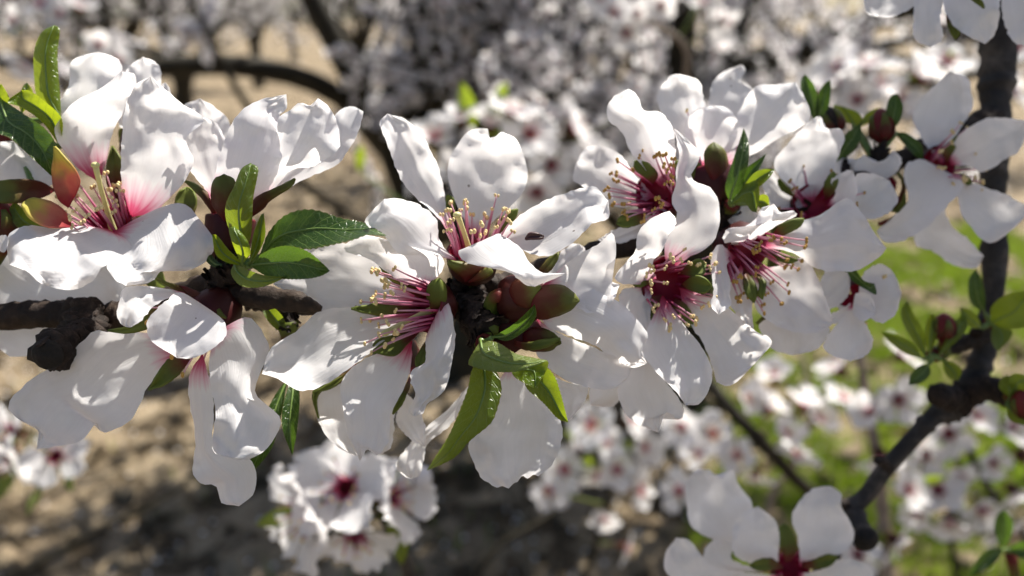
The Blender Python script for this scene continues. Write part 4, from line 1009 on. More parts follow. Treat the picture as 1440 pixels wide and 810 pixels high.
flower('cupped blossom on top of the branch with orange-red cup above leaves', (1003, 246, 22), (.02, .94, -.30), 5.2, 8, [
    ([(990, 240), (960, 205), (943, 175), (926, 150), (926, 128), (942, 107), (955, 104)], [(990, 240), (992, 200), (994, 165), (990, 142), (985, 116), (972, 108), (955, 104)], (26, 24, 22, 2, 0), {'blush': .04}),
    ([(1000, 240), (992, 190), (997, 140), (1003, 115), (1015, 102), (1042, 91)], [(1000, 240), (1030, 190), (1055, 150), (1060, 127), (1043, 113), (1049, 97), (1042, 91)], (28, 33, 34, 1, 0), {'blush': .0}),
    ([(1000, 238), (975, 212), (962, 185), (972, 158), (1000, 148)], [(1000, 238), (1030, 205), (1037, 172), (1022, 152), (1000, 148)], (24, 20, 22, -1, 0), {'blush': .06}),
    ([(1010, 240), (1020, 195), (1040, 155), (1062, 122), (1092, 119), (1119, 115)], [(1010, 240), (1060, 217), (1095, 195), (1128, 178), (1140, 160), (1131, 135), (1119, 115)], (24, 20, 20, -1.6, 0), {'blush': .06}),
  ], [
    ([(1005, 260), (992, 235), (992, 212), (1004, 200)], [(1005, 260), (1022, 240), (1020, 214), (1004, 200)], (17, 16, 17, -.8, 0), 'sepal'),
    ([(988, 262), (975, 252), (970, 240), (980, 226)], [(988, 262), (992, 248), (988, 235), (980, 226)], (20, 19, 20, 0, 0), 'sepal_green'),
  ], (4, 17, 3, 18), None, attach=(1018, 305, 20), blush=.05)

flower('blossom with pink throat and long stamens under a wavy rolled petal', (1050, 358, 13), (.42, -.46, .78), 5.2, 6, [
    ([(1052, 345), (1024, 343), (1016, 335), (1025, 321), (1044, 320), (1062, 308), (1070, 293), (1088, 287)], [(1052, 345), (1075, 328), (1102, 312), (1120, 303), (1114, 296), (1100, 300), (1088, 287)], (13, 6, 7, -2, 0), {'blush': .02, 'ruffle': 1.0}),
    ([(1066, 345), (1090, 330), (1113, 314), (1149, 304), (1180, 284), (1195, 280), (1215, 303), (1230, 328), (1247, 349)], [(1066, 345), (1100, 352), (1124, 360), (1149, 378), (1187, 382), (1211, 378), (1235, 362), (1247, 349)], (14, 11, 15, -1.2, 0), {'blush': .06}),
    ([(1035, 362), (1013, 344), (1000, 360), (1001, 385), (1003, 410), (1000, 430), (1011, 443)], [(1035, 362), (1022, 374), (1028, 397), (1026, 415), (1028, 428), (1011, 443)], (12, 7, 5, 1, 0), {'blush': .04}),
    ([(1042, 372), (1028, 395), (1024, 420), (1040, 450), (1060, 470)], [(1042, 372), (1056, 400), (1058, 430), (1060, 470)], (13, 12, 11, 0, 0), {'blush': .06}),
    ([(1058, 372), (1090, 375), (1130, 362), (1150, 392), (1165, 430), (1172, 455)], [(1058, 372), (1062, 430), (1080, 450), (1110, 465), (1150, 468), (1172, 455)], (15, 15, 15, 1, 0), {'blush': .04}),
    ([(1060, 335), (1030, 318), (1024, 302), (1038, 290), (1058, 290)], [(1060, 335), (1066, 318), (1066, 302), (1058, 290)], (18, 18, 18, 0, 0), {'blush': .0}),
  ], [
    ([(1085, 332), (1095, 318), (1115, 308), (1130, 308)], [(1085, 336), (1105, 330), (1125, 318), (1130, 308)], (13, 11, 11, 0, 0), 'sepal_green'),
    ([(1080, 350), (1100, 358), (1112, 362), (1121, 366)], [(1080, 352), (1095, 366), (1110, 370), (1121, 366)], (13, 10, 10, 0, 0), 'sepal_green'),
    ([(1045, 378), (1045, 400), (1050, 415), (1060, 425)], [(1048, 378), (1060, 395), (1066, 412), (1060, 425)], (12, 9, 9, 0, 0), 'sepal_green'),
    ([(1060, 380), (1068, 400), (1066, 415), (1072, 420)], [(1060, 380), (1076, 395), (1076, 412), (1072, 420)], (12, 8, 8, 0, 0), 'sepal_green'),
  ], (36, 9.2, 4, 34, (.5, -.8, .3)), None, attach=(1045, 322, 25), blush=.08, anther='anther_brown')

flower('blossom behind with a broad shaded petal reaching past the rolled one', (1105, 430, 22), (.1, -.65, .7), 3.6, 6, [
    ([(1100, 440), (1068, 455), (1075, 475), (1088, 492), (1115, 500)], [(1100, 440), (1140, 450), (1166, 462), (1150, 490), (1115, 500)], (21, 19, 18, .6, 0), {'blush': -.04}),
    ([(1115, 430), (1150, 400), (1165, 378), (1195, 382)], [(1115, 430), (1150, 440), (1185, 425), (1195, 405), (1195, 382)], (22, 22, 23, 0, 0), {'blush': -.04}),
  ], [], None, None, attach=(1100, 300, 28), auto=3)

flower('small ragged blossom beside the green leaf below the wide petal', (1206, 420, 26), (.2, -.35, .9), 3.6, 6, [
    ([(1206, 420), (1214, 385), (1238, 371), (1258, 386), (1268, 412)], [(1206, 420), (1222, 445), (1242, 454), (1260, 440), (1268, 412)], (25, 22, 22, 1.2, 0), {'blush': -.05}),
    ([(1198, 428), (1176, 457), (1158, 484), (1171, 500), (1196, 508)], [(1198, 428), (1215, 452), (1228, 480), (1218, 500), (1196, 508)], (24, 20, 19, 1.2, 0), {'blush': -.05}),
    ([(1200, 425), (1205, 412), (1225, 415), (1233, 440)], [(1200, 425), (1200, 442), (1215, 452), (1233, 440)], (23, 20, 20, .6, 0), {'blush': -.05}),
    ([(1198, 425), (1185, 430), (1165, 415), (1158, 408)], [(1198, 425), (1190, 440), (1170, 425), (1158, 408)], (24, 23, 22, 0, 0), {'blush': -.05}),
    ([(1196, 430), (1180, 436), (1170, 440), (1162, 450)], [(1196, 432), (1185, 448), (1172, 456), (1162, 450)], (24, 22, 21, 0, 0), {'blush': -.05}),
  ], [], (5, 6, 10, 50), None, attach=(1185, 265, 34), auto=4)

flower('blossom with orange-brown withered anthers between two broad pale petals', (1148, 288, 25), (.05, .30, .92), 4.6, 5, [
    ([(1142, 285), (1105, 258), (1088, 230), (1110, 200), (1134, 174), (1153, 162)], [(1142, 285), (1160, 258), (1173, 235), (1180, 215), (1188, 195), (1181, 181), (1164, 181), (1153, 162)], (27, 25, 22, 1.2, 0), {'blush': .02}),
    ([(1137, 290), (1105, 265), (1085, 238), (1072, 262)], [(1137, 290), (1110, 294), (1085, 290), (1072, 262)], (27, 27, 26, .6, 0), {'blush': .02}),
    ([(1162, 290), (1175, 270), (1168, 254), (1190, 240), (1200, 240)], [(1162, 290), (1190, 290), (1205, 275), (1203, 255), (1200, 240)], (26, 23, 22, 1.2, 0), {'blush': .06}),
    ([(1177, 298), (1200, 270), (1203, 247), (1228, 244), (1251, 254)], [(1177, 298), (1223, 308), (1245, 302), (1260, 287), (1262, 275), (1251, 254)], (27, 25, 25, 1.6, 0), {'blush': .02}),
    ([(1160, 300), (1150, 320), (1165, 335), (1190, 330)], [(1160, 300), (1185, 305), (1195, 320), (1190, 330)], (27, 27, 27, 0, 0), {'blush': .04}),
  ], [
    ([(1120, 280), (1100, 268), (1094, 255), (1096, 252)], [(1120, 282), (1112, 268), (1102, 258), (1096, 252)], (25, 23, 23, 0, 0), 'sepal_green'),
    ([(1160, 278), (1158, 262), (1165, 248), (1172, 242)], [(1162, 280), (1174, 268), (1178, 252), (1172, 242)], (25, 22, 22, 0, 0), 'sepal_green'),
  ], (20, 6, 10, 70), None, attach=(1120, 292, 29), blush=.04, anther='anther_brown')

flower('blossom bent over the wood under the dark red bud, one pale petal curled', (1235, 262, 38), (-.2, .2, .9), 3.6, 5, [
    ([(1222, 255), (1200, 238), (1214, 218), (1228, 228), (1245, 224), (1257, 211)], [(1222, 255), (1250, 250), (1264, 238), (1268, 223), (1257, 211)], (37, 33, 33, 1, 0), {'blush': -.05}),
    ([(1228, 262), (1190, 250), (1168, 236), (1185, 222)], [(1228, 262), (1222, 240), (1205, 225), (1185, 222)], (38, 36, 35, .6, 0), {'blush': -.05}),
  ], [
    ([(1258, 290), (1268, 262), (1262, 245), (1256, 240)], [(1258, 292), (1272, 275), (1270, 250), (1256, 240)], (36, 33, 33, 0, 0), 'sepal'),
    ([(1235, 312), (1255, 305), (1268, 285), (1272, 270)], [(1235, 318), (1262, 312), (1274, 290), (1272, 270)], (36, 34, 34, 0, 0), 'sepal_green'),
  ], None, None, attach=(1215, 250, 37), auto=2)

flower('wide open blossom with pink heart overlapping the dark upright stem', (1322, 232, 38), (.28, .10, .92), 4.2, 5, [
    ([(1325, 232), (1303, 205), (1288, 180), (1284, 163), (1295, 138), (1314, 120), (1336, 100)], [(1325, 232), (1340, 200), (1356, 172), (1368, 150), (1366, 130), (1361, 110), (1336, 100)], (39, 39, 38, 1, 0), {'blush': .02}),
    ([(1335, 232), (1345, 195), (1378, 170), (1405, 165), (1445, 170)], [(1335, 232), (1362, 233), (1383, 241), (1410, 227), (1436, 208), (1445, 170)], (39, 34, 32, 1, 0), {'blush': .0}),
    ([(1335, 242), (1378, 260), (1420, 276), (1446, 295), (1430, 318)], [(1335, 242), (1345, 270), (1352, 300), (1370, 325), (1385, 340), (1402, 339), (1430, 318)], (38, 33, 31, 1, 0), {'blush': .0}),
    ([(1325, 240), (1298, 224), (1276, 230), (1271, 250), (1277, 282), (1250, 310), (1232, 325)], [(1325, 240), (1356, 260), (1325, 297), (1302, 320), (1266, 340), (1243, 340), (1232, 325)], (37, 31, 29, 1.5, 0), {'blush': .0}),
    ([(1318, 250), (1335, 312), (1362, 336), (1383, 360)], [(1318, 250), (1285, 335), (1313, 354), (1342, 373), (1372, 377), (1383, 360)], (40, 41, 41, 1, 0), {'blush': -.05}),
  ], [
    ([(1330, 228), (1325, 212), (1338, 198), (1346, 190)], [(1332, 228), (1340, 214), (1346, 200), (1346, 190)], (38, 36, 36, 0, 0), 'sepal_green'),
    ([(1350, 248), (1354, 255), (1360, 260), (1366, 258)], [(1352, 245), (1362, 248), (1366, 252), (1366, 258)], (37, 35, 35, 0, 0), 'sepal_green'),
  ], (20, 8, 8, 48, (.6, .1, .3)), None, attach=(1300, 206, 45), blush=.06, group='almond blossoms on the sharp branch')

# ---- flowers that hang into the frame at the top right and the bottom right corners
flower('shaded blossom hanging in from above beside the dark upright stem', (1345, -50, 34), (-.1, -.85, .45), 4.2, 6, [
    ([(1330, -50), (1225, -30), (1214, 0), (1220, 19), (1236, 24)], [(1330, -50), (1300, -10), (1286, 8), (1258, 23), (1236, 24)], (33, 28, 26, .8, 0), {'blush': .0}),
    ([(1335, -45), (1290, -20), (1285, 25), (1287, 56), (1308, 66)], [(1335, -45), (1330, -10), (1322, 25), (1326, 55), (1308, 66)], (32, 26, 24, .8, 0), {'blush': .0}),
    ([(1340, -40), (1326, 0), (1338, 32), (1360, 50), (1385, 62)], [(1340, -40), (1400, -20), (1405, 20), (1399, 48), (1385, 62)], (32, 25, 23, .8, 0), {'blush': .0}),
    ([(1360, -45), (1404, -10), (1410, 25), (1424, 58), (1440, 64)], [(1360, -45), (1440, -40), (1470, 0), (1465, 45), (1440, 64)], (33, 26, 24, .8, 0), {'blush': .0}),
  ], [
    ([(1352, -20), (1362, -5), (1372, 5), (1384, 12)], [(1356, -25), (1370, -12), (1380, 0), (1384, 12)], (24, 21, 21, 0, 0), 'sepal_green'),
    ([(1330, 20), (1333, 35), (1338, 48), (1344, 55)], [(1334, 18), (1346, 35), (1350, 48), (1344, 55)], (27, 25, 25, 0, 0), 'sepal_green'),
  ], None, None, attach=(1404, -60, 55), auto=0, group='almond blossoms at the frame corners')

flower('grey shaded blossom beside the black cut twig above the grass', (1112, 795, 46), (.08, .55, .80), 4.2, 5, [
    ([(1095, 795), (1010, 762), (972, 741), (965, 706), (963, 682), (979, 661), (998, 661)], [(1095, 795), (1055, 745), (1058, 710), (1038, 680), (1030, 660), (1014, 673), (998, 661)], (47, 46, 44, 1.2, 0), {'blush': -.05}),
    ([(1095, 800), (1037, 785), (1030, 750), (1042, 722), (1066, 712)], [(1095, 800), (1095, 780), (1096, 746), (1086, 727), (1066, 712)], (46, 42, 42, .8, 0), {'blush': -.02}),
    ([(1125, 798), (1122, 757), (1113, 732), (1123, 706), (1145, 687), (1168, 683)], [(1125, 798), (1160, 781), (1183, 779), (1199, 762), (1200, 742), (1183, 712), (1184, 695), (1168, 683)], (46, 42, 43, 1, 0), {'blush': -.04}),
    ([(1100, 810), (985, 835), (940, 810), (934, 782), (951, 756)], [(1100, 810), (1015, 800), (990, 785), (970, 760), (951, 756)], (45, 40, 40, 1, 0), {'blush': -.02}),
    ([(1122, 808), (1150, 802), (1175, 788), (1200, 785)], [(1122, 808), (1160, 850), (1225, 835), (1226, 800), (1200, 785)], (45, 41, 41, 1, 0), {'blush': -.02}),
    ([(1085, 805), (1000, 800), (990, 775), (1005, 757)], [(1085, 805), (1032, 788), (1030, 765), (1005, 757)], (46, 44, 43, .6, 0), {'blush': -.02}),
  ], [
    ([(1105, 790), (1096, 765), (1094, 745), (1103, 737)], [(1112, 788), (1122, 770), (1113, 745), (1103, 737)], (44, 43, 44, 0, 0), 'sepal_green'),
    ([(1100, 795), (1085, 785), (1065, 788), (1054, 796)], [(1100, 800), (1085, 802), (1068, 803), (1054, 796)], (43, 40, 40, 0, 0), 'sepal_green'),
    ([(1128, 790), (1145, 786), (1165, 780), (1178, 783)], [(1128, 798), (1148, 800), (1168, 795), (1178, 783)], (43, 40, 40, 0, 0), 'sepal_green'),
  ], (14, 6, 15, 60, (0, -.3, .6)), None, attach=(1150, 860, 58), blush=0, anther='anther_brown', group='almond blossoms at the frame corners')

# ---- leaves
lk = dict
sprig('leaf sprig with one big toothed dark leaf pointing right from spur', (338, 372, 0), [
    ([(344, 352), (322, 322), (317, 290), (329, 262), (339, 238), (352, 229)], [(344, 352), (353, 330), (356, 280), (361, 253), (363, 236), (352, 229)], (-2, -6, -5, -1, 0), lk(mat='leaf', serr=.3)),
    ([(365, 360), (372, 340), (378, 327), (396, 307), (418, 297), (444, 296), (480, 307), (513, 314), (545, 332)], [(365, 360), (400, 347), (433, 350), (462, 345), (496, 337), (518, 330), (545, 332)], (-2, -7, -11, .8, -2.4), lk(mat='leaf_dark', serr=1.6)),
    ([(352, 374), (370, 356), (400, 346), (431, 353), (453, 370), (464, 381)], [(352, 374), (375, 388), (400, 392), (430, 392), (451, 388), (464, 381)], (-2, -8, -10, 1.2, 0), lk(mat='leaf_dark', serr=.9)),
    ([(330, 368), (345, 378), (375, 388), (404, 389)], [(330, 368), (325, 385), (340, 402), (370, 403), (404, 389)], (-2, -6, -8, .6, 0), lk(mat='leaf', under=True, serr=.5)),
    ([(345, 374), (322, 352), (306, 332), (298, 330)], [(345, 374), (322, 370), (304, 358), (298, 330)], (-2, -5, -4, .8, 0), lk(mat='leaf_bright', serr=.4)),
    ([(350, 372), (356, 332), (366, 304), (371, 300)], [(350, 372), (364, 354), (373, 330), (371, 300)], (-2, -4, -3, .8, 0), lk(mat='leaf', serr=.3)),
    ([(340, 372), (328, 345), (322, 322), (330, 318)], [(340, 372), (352, 356), (346, 335), (330, 318)], (-3, -7, -7, -.6, 0), lk(mat='leaf_bright', serr=.3)),
    ([(318, 372), (306, 368), (294, 352), (292, 338)], [(318, 376), (300, 375), (288, 362), (292, 338)], (0, 0, 2, 0, 0), lk(mat='leaf_dark', serr=.5)),
  ], attach=(330, 368, 1))
sprig('leaf sprig with glossy folded leaf hanging down between two blossoms', (682, 482, -1), [
    ([(678, 498), (664, 520), (656, 553), (633, 609), (613, 642), (600, 662)], [(678, 498), (694, 516), (705, 544), (698, 578), (688, 597), (660, 620), (638, 644), (600, 662)], (-3, -9, -10, 2.0, 2.6), lk(mat='leaf', serr=.9)),
    ([(676, 478), (700, 482), (725, 497), (750, 503), (771, 507)], [(676, 478), (659, 508), (667, 516), (700, 523), (733, 521), (771, 507)], (-3, -8, -9, -.8, -1), lk(mat='leaf', under=True, serr=.7)),
    ([(718, 512), (745, 510), (770, 508), (765, 527), (752, 546)], [(718, 512), (722, 528), (738, 539), (752, 546)], (-5, -6.5, -7, 0, 0), lk(mat='leaf_bright', serr=.8)),
    ([(735, 515), (762, 514), (778, 527), (787, 550), (799, 594)], [(735, 515), (740, 544), (764, 566), (784, 588), (799, 594)], (-4, -6, -7, 1.2, 0), lk(mat='leaf', serr=1.0)),
    ([(692, 474), (722, 456), (752, 428)], [(692, 474), (715, 479), (742, 462), (754, 444), (752, 428)], (-2, -6, -7, .8, 0), lk(mat='leaf_dark', serr=.2)),
  ], attach=(678, 478, 2))
sprig('leaf sprig with one tall bright upright leaf behind the largest blossom', (20, 172, 12), [
    ([(86, 166), (70, 156), (53, 139), (48, 108), (48, 72), (58, 46), (76, 35)], [(86, 166), (85, 140), (82, 100), (81, 74), (84, 42), (76, 35)], (10, 9, 10, -1, 0), lk(mat='leaf_bright', serr=.4)),
    ([(0, 138), (30, 158), (65, 183), (80, 210), (75, 250)], [(0, 138), (-12, 180), (15, 195), (45, 222), (75, 250)], (10, 5, 6, 1, 0), lk(mat='leaf_dark', serr=.7)),
    ([(85, 207), (60, 172), (32, 152), (11, 143), (30, 127)], [(85, 207), (87, 168), (62, 142), (42, 128), (30, 127)], (10, 7, 8, 1, 0), lk(mat='leaf_bright', serr=.5)),
    ([(30, 160), (26, 140), (32, 122), (38, 116)], [(30, 160), (44, 145), (46, 128), (38, 116)], (13, 12, 12, .5, 0), lk(mat='leaf_bright', serr=.4)),
    ([(10, 165), (-10, 150), (-12, 125), (2, 118)], [(10, 165), (14, 148), (12, 135), (2, 118)], (12, 10, 10, .5, 0), lk(mat='leaf_bright', serr=.4)),
    ([(66, 326), (28, 322), (13, 298), (20, 283)], [(66, 326), (56, 312), (36, 296), (20, 283)], (8, 5, 5, .5, 0), lk(mat='leaf', serr=.4)),
  ], attach=(-90, 330, 24))
sprig('two slim dark leaves hanging under the snapped twig', (408, 480, 9), [
    ([(405, 530), (380, 568), (356, 628), (352, 668)], [(405, 530), (396, 580), (382, 630), (352, 668)], (8, 4, 4, .8, 0), lk(mat='leaf_dark', serr=.4)),
    ([(410, 530), (398, 570), (397, 602), (411, 641)], [(410, 530), (421, 552), (418, 602), (411, 641)], (8, 4, 4, .8, 0), lk(mat='leaf_dark', serr=.4)),
    ([(404, 470), (385, 460), (370, 440), (372, 425)], [(404, 470), (400, 450), (388, 435), (372, 425)], (9, 7, 7, .5, 0), lk(mat='leaf', serr=.4)),
  ], attach=(404, 452, 9))
sprig('leaf sprig with slim pointed leaves beside the orange-red cup', (1030, 284, 16), [
    ([(1026, 284), (1020, 262), (1032, 222), (1040, 198), (1046, 180)], [(1026, 284), (1045, 262), (1052, 235), (1053, 202), (1046, 180)], (14, 12, 13, -1, 0), lk(mat='leaf_dark', serr=.4)),
    ([(1044, 266), (1050, 238), (1078, 216)], [(1044, 266), (1066, 240), (1078, 216)], (14, 12, 12, .6, 0), lk(mat='leaf_dark', serr=.4)),
    ([(1036, 276), (1058, 246), (1074, 238), (1090, 238)], [(1036, 276), (1062, 266), (1080, 252), (1090, 238)], (14, 11, 11, .8, 0), lk(mat='leaf', serr=.4)),
    ([(1028, 288), (1045, 264), (1064, 254), (1068, 275), (1064, 299)], [(1028, 288), (1046, 284), (1056, 296), (1064, 299)], (14, 11, 10, .6, 0), lk(mat='leaf', serr=.4)),
    ([(1060, 285), (1070, 274), (1080, 276), (1082, 290)], [(1060, 285), (1068, 292), (1076, 296), (1082, 290)], (15, 14, 14, .6, 0), lk(mat='leaf_bright', serr=.3)),
  ], attach=(1026, 290, 18))
sprig('single short green leaf poking out below the wide shaded petal', (1192, 372, 22), [
    ([(1190, 380), (1199, 374), (1214, 394), (1230, 399)], [(1190, 380), (1198, 394), (1216, 406), (1232, 414), (1230, 399)], (20, 18, 18, .4, 0), lk(mat='leaf_dark', serr=.5)),
  ], attach=(1185, 266, 34))
sprig('leaf sprig round the dark red bud on the far end of the branch', (1228, 222, 38), [
    ([(1174, 232), (1178, 206), (1190, 188), (1211, 172)], [(1174, 232), (1196, 216), (1210, 196), (1211, 172)], (38, 35, 35, .6, 0), lk(mat='leaf_dark', serr=.5)),
    ([(1248, 190), (1246, 158), (1252, 136), (1262, 132)], [(1248, 190), (1264, 172), (1270, 150), (1262, 132)], (38, 36, 36, .6, 0), lk(mat='leaf_dark', serr=.5)),
    ([(1262, 186), (1276, 188), (1296, 204), (1298, 224)], [(1262, 192), (1274, 206), (1288, 220), (1298, 224)], (38, 36, 36, .6, 0), lk(mat='leaf_dark', serr=.4)),
    ([(1200, 176), (1180, 166), (1172, 148), (1186, 150)], [(1200, 180), (1212, 170), (1206, 158), (1186, 150)], (42, 43, 43, .6, 0), lk(mat='leaf_bright', serr=.4)),
    ([(1206, 178), (1218, 160), (1236, 152), (1232, 160)], [(1206, 180), (1224, 172), (1236, 164), (1232, 160)], (42, 43, 43, .6, 0), lk(mat='leaf_bright', serr=.4)),
  ], attach=(1232, 228, 38))
sprig('dark pointed leaf pair above the cupped blossom at branch top', (1142, 190, 40), [
    ([(1146, 172), (1130, 140), (1126, 115), (1132, 104)], [(1146, 172), (1152, 150), (1146, 122), (1132, 104)], (38, 36, 36, .6, 0), lk(mat='leaf_dark', serr=.5)),
    ([(1148, 172), (1148, 145), (1156, 122), (1168, 112)], [(1148, 172), (1164, 152), (1168, 130), (1168, 112)], (38, 36, 36, .6, 0), lk(mat='leaf_dark', serr=.5)),
  ], attach=(1180, 200, 40))

# ---- buds on the sharp branch
def bud(label, tip, base, w, mat='bud', attach=None, group='flower buds'):
    a, b = Pm(*base), Pm(*tip); ax = (b - a); L = ax.length; ax.normalize()
    t = empty('flower_bud', a); tag(t, label, 'bud', group)
    R = ax.to_track_quat('Z', 'Y').to_matrix()
    V, F, U = [], [], []; prof = [(0, .35), (.08, .72), (.25, .95), (.45, 1.0), (.65, .92), (.82, .68), (.94, .36), (1.0, .06)]
    for i, (z, r) in enumerate(prof):
        for k in range(14):
            th = 2 * math.pi * k / 14; rr = r * w * .0005 * (1 + .06 * math.cos(5 * th))
            V.append(tuple(R @ Vector((rr * math.cos(th), rr * math.sin(th), z * L)))); U.append((k / 14, z))
    for i in range(7):
        for k in range(14): F.append((i * 14 + k, i * 14 + (k + 1) % 14, (i + 1) * 14 + (k + 1) % 14, (i + 1) * 14 + k))
    F.append(tuple(range(13, -1, -1))); F.append(tuple(98 + k for k in range(14)))
    link('bud_body', V, F, M[mat], t, uvs=U)
    for k in range(5):                                     # overlapping sepals hugging the bud
        th0 = 2 * math.pi * k / 5; V, F, U = [], [], []
        for i in range(7):
            q = i / 6; z = q * .8 * L; r = w * .0005 * np.interp(z / L, [p[0] for p in prof], [p[1] for p in prof]) * 1.05
            for j in range(4):
                th = th0 + (j / 3 - .5) * 1.35 * (1 - q * .75)
                V.append(tuple(R @ Vector((r * math.cos(th), r * math.sin(th), z)))); U.append((j / 3, q))
        for i in range(6):
            for j in range(3): F.append((i * 4 + j, i * 4 + j + 1, i * 4 + j + 5, i * 4 + j + 4))
        o = link('sepal', V, F, M['sepal'], t, uvs=U)
        md = o.modifiers.new('thickness', 'SOLIDIFY'); md.thickness = .0002; md.offset = 0
    at = Pm(*attach) if attach else min(BRANCH_PTS, key=lambda q: (q - a).length)
    e = at - a
    v, f, uv = tube_np(bezier3(Vector((0, 0, 0)) + ax * .0003, -ax * min(.002, e.length * .4), e, 6), [w * .0002, w * .00018, .0011, .0011, .0013, .0015], 8)
    link('stalk', v, f, M['sepal_green'], t, uvs=uv)
    return t
bud('dark red bud standing on the far end of the branch', (1238, 152, 38), (1241, 200, 38), 5.0, attach=(1240, 214, 38))
bud('brown plump bud beside the dark red one', (1160, 150, 40), (1176, 190, 40), 5.2, 'scale', attach=(1178, 196, 40))
bud('crimson wrinkled bud at the left end beside the glowing sepals', (-6, 280, 4), (6, 345, 6), 5.5, attach=(-70, 420, 14))
# dark sliver laid on the blue-white petal in place of a dark slit
c = Pm(752, 331, -1.6); t = empty('dark_fleck', c); tag(t, 'small dark red-brown sliver standing for a slit in the bluish petal right of the pale style', 'dark sliver')
v, f, uv = patch([(738, 335), (745, 329), (755, 328), (765, 331)], [(738, 337), (746, 335), (756, 335), (765, 334)], (-1.2, -1.5, -1.2, .3, 0), c, 10, 5, .1, .2, seed=77)
o = link('fleck_body', v, f, M['fleck'], t, uvs=uv); md = o.modifiers.new('thickness', 'SOLIDIFY'); md.thickness = .0004
# ------------------------------------------------------------------ upright grey stem on the right
sp_ = [(1130, 880, 64), (1160, 800, 62), (1190, 722, 60), (1215, 700, 59), (1262, 640, 57), (1310, 590, 56), (1345, 566, 56), (1375, 520, 56), (1392, 450, 57), (1398, 380, 58), (1398, 270, 59), (1400, 160, 59), (1404, 60, 59), (1406, -60, 58), (1412, -200, 56)]
sr_ = [2.3, 2.2, 2.0, 1.9, 1.8, 2.0, 3.4, 2.6, 2.2, 2.4, 2.7, 3.4, 3.9, 3.9, 3.8]
cv = spline([tuple(Pm(*q)) + (r,) for q, r in zip(sp_, sr_)], 150)
org2 = Vector(cv[0][:3]); st = empty('upright_stem', org2); tag(st, 'dark grey upright almond stem with a knuckled joint beside the blossoms', 'branch')
rr = [q[3] * .001 * (1 + .10 * noise.noise(Vector(q[:3]) * 130) + (.16 if i % 17 < 2 else 0)) for i, q in enumerate(cv)]
v, f, uv = rough_tube([Vector(q[:3]) - org2 for q in cv], rr, 18, .20, 300, .03, 5); link('wood', v, f, M['bark_grey'], st, uvs=uv)
def side(path, r0, r1, name='side_twig', mat='bark_grey', seed=1, n=24):
    s = spline([tuple(Pm(*q)) for q in path], n)
    v, f, uv = rough_tube([Vector(p) - org2 for p in s], [(r0 + (r1 - r0) * i / (n - 1)) * .001 for i in range(n)], 14, .25, 400, .05, seed); return link(name, v, f, M[mat], st, uvs=uv)
side([(1345, 566, 56), (1330, 556, 52), (1316, 556, 50)], 3.4, 2.4, 'stub', 'scale', 2)
side([(1350, 560, 56), (1385, 545, 52), (1410, 552, 50), (1440, 570, 48), (1480, 580, 46)], 3.2, 2.2, 'side_twig', 'scale', 3)
s2 = side([(1196, 718, 60), (1206, 738, 56), (1217, 758, 52)], 2.6, 2.5, 'stub', 'bark_grey', 4)
p0 = Pm(1217, 758, 52) - org2; v, f, uv = blob(p0, .0030, .0030, .0022, 8, 14, W(.1, -.3, .9).to_track_quat('Z', 'Y').to_matrix()); link('cut_face', v, f, M['cut'], s2, uvs=uv)
side([(1250, 660, 57), (1240, 650, 55), (1232, 648, 54)], 1.4, .9, 'bud_stub', 'scale', 6, 10)
side([(1192, 718, 60), (1186, 708, 59), (1182, 712, 58)], 1.6, 1.2, 'bud_stub', 'scale', 7, 10)
side([(1398, 470, 57), (1360, 480, 54), (1325, 494, 52), (1308, 500, 50)], 2.0, 1.5, 'spur', 'scale', 8)
side([(1395, 440, 57), (1380, 455, 53), (1372, 470, 51)], 2.0, 1.3, 'spur', 'scale', 9)
BRANCH_PTS = [Vector(q[:3]) for q in cv]
lk = dict
sprig('leaf sprig of long arching leaves left of the upright stem', (1312, 500, 48), [
    ([(1302, 505), (1278, 470), (1266, 440), (1276, 422)], [(1302, 505), (1300, 470), (1284, 440), (1276, 422)], (47, 44, 44, .8, 0), lk(mat='leaf', serr=.4)),
    ([(1298, 505), (1275, 498), (1255, 484), (1238, 466)], [(1298, 505), (1285, 484), (1262, 472), (1238, 466)], (47, 43, 42, .8, 0), lk(mat='leaf', serr=.4)),
    ([(1306, 500), (1300, 470), (1305, 448), (1312, 440)], [(1306, 500), (1316, 478), (1318, 455), (1312, 440)], (47, 46, 47, .6, 0), lk(mat='leaf_bright', serr=.4)),
    ([(1306, 512), (1292, 515), (1280, 528), (1278, 542)], [(1306, 512), (1308, 526), (1296, 538), (1278, 542)], (47, 44, 44, .6, 0), lk(mat='leaf_dark', serr=.4)),
    ([(1320, 500), (1345, 480), (1360, 460), (1356, 440)], [(1320, 500), (1330, 478), (1340, 455), (1356, 440)], (47, 45, 46, .6, 0), lk(mat='leaf', serr=.4)),
    ([(1325, 505), (1340, 510), (1352, 520), (1348, 535)], [(1325, 505), (1328, 520), (1335, 532), (1348, 535)], (47, 45, 45, .6, 0), lk(mat='leaf_bright', serr=.4)),
  ], attach=(1325, 494, 52), group='leaf sprigs on the upright stem')
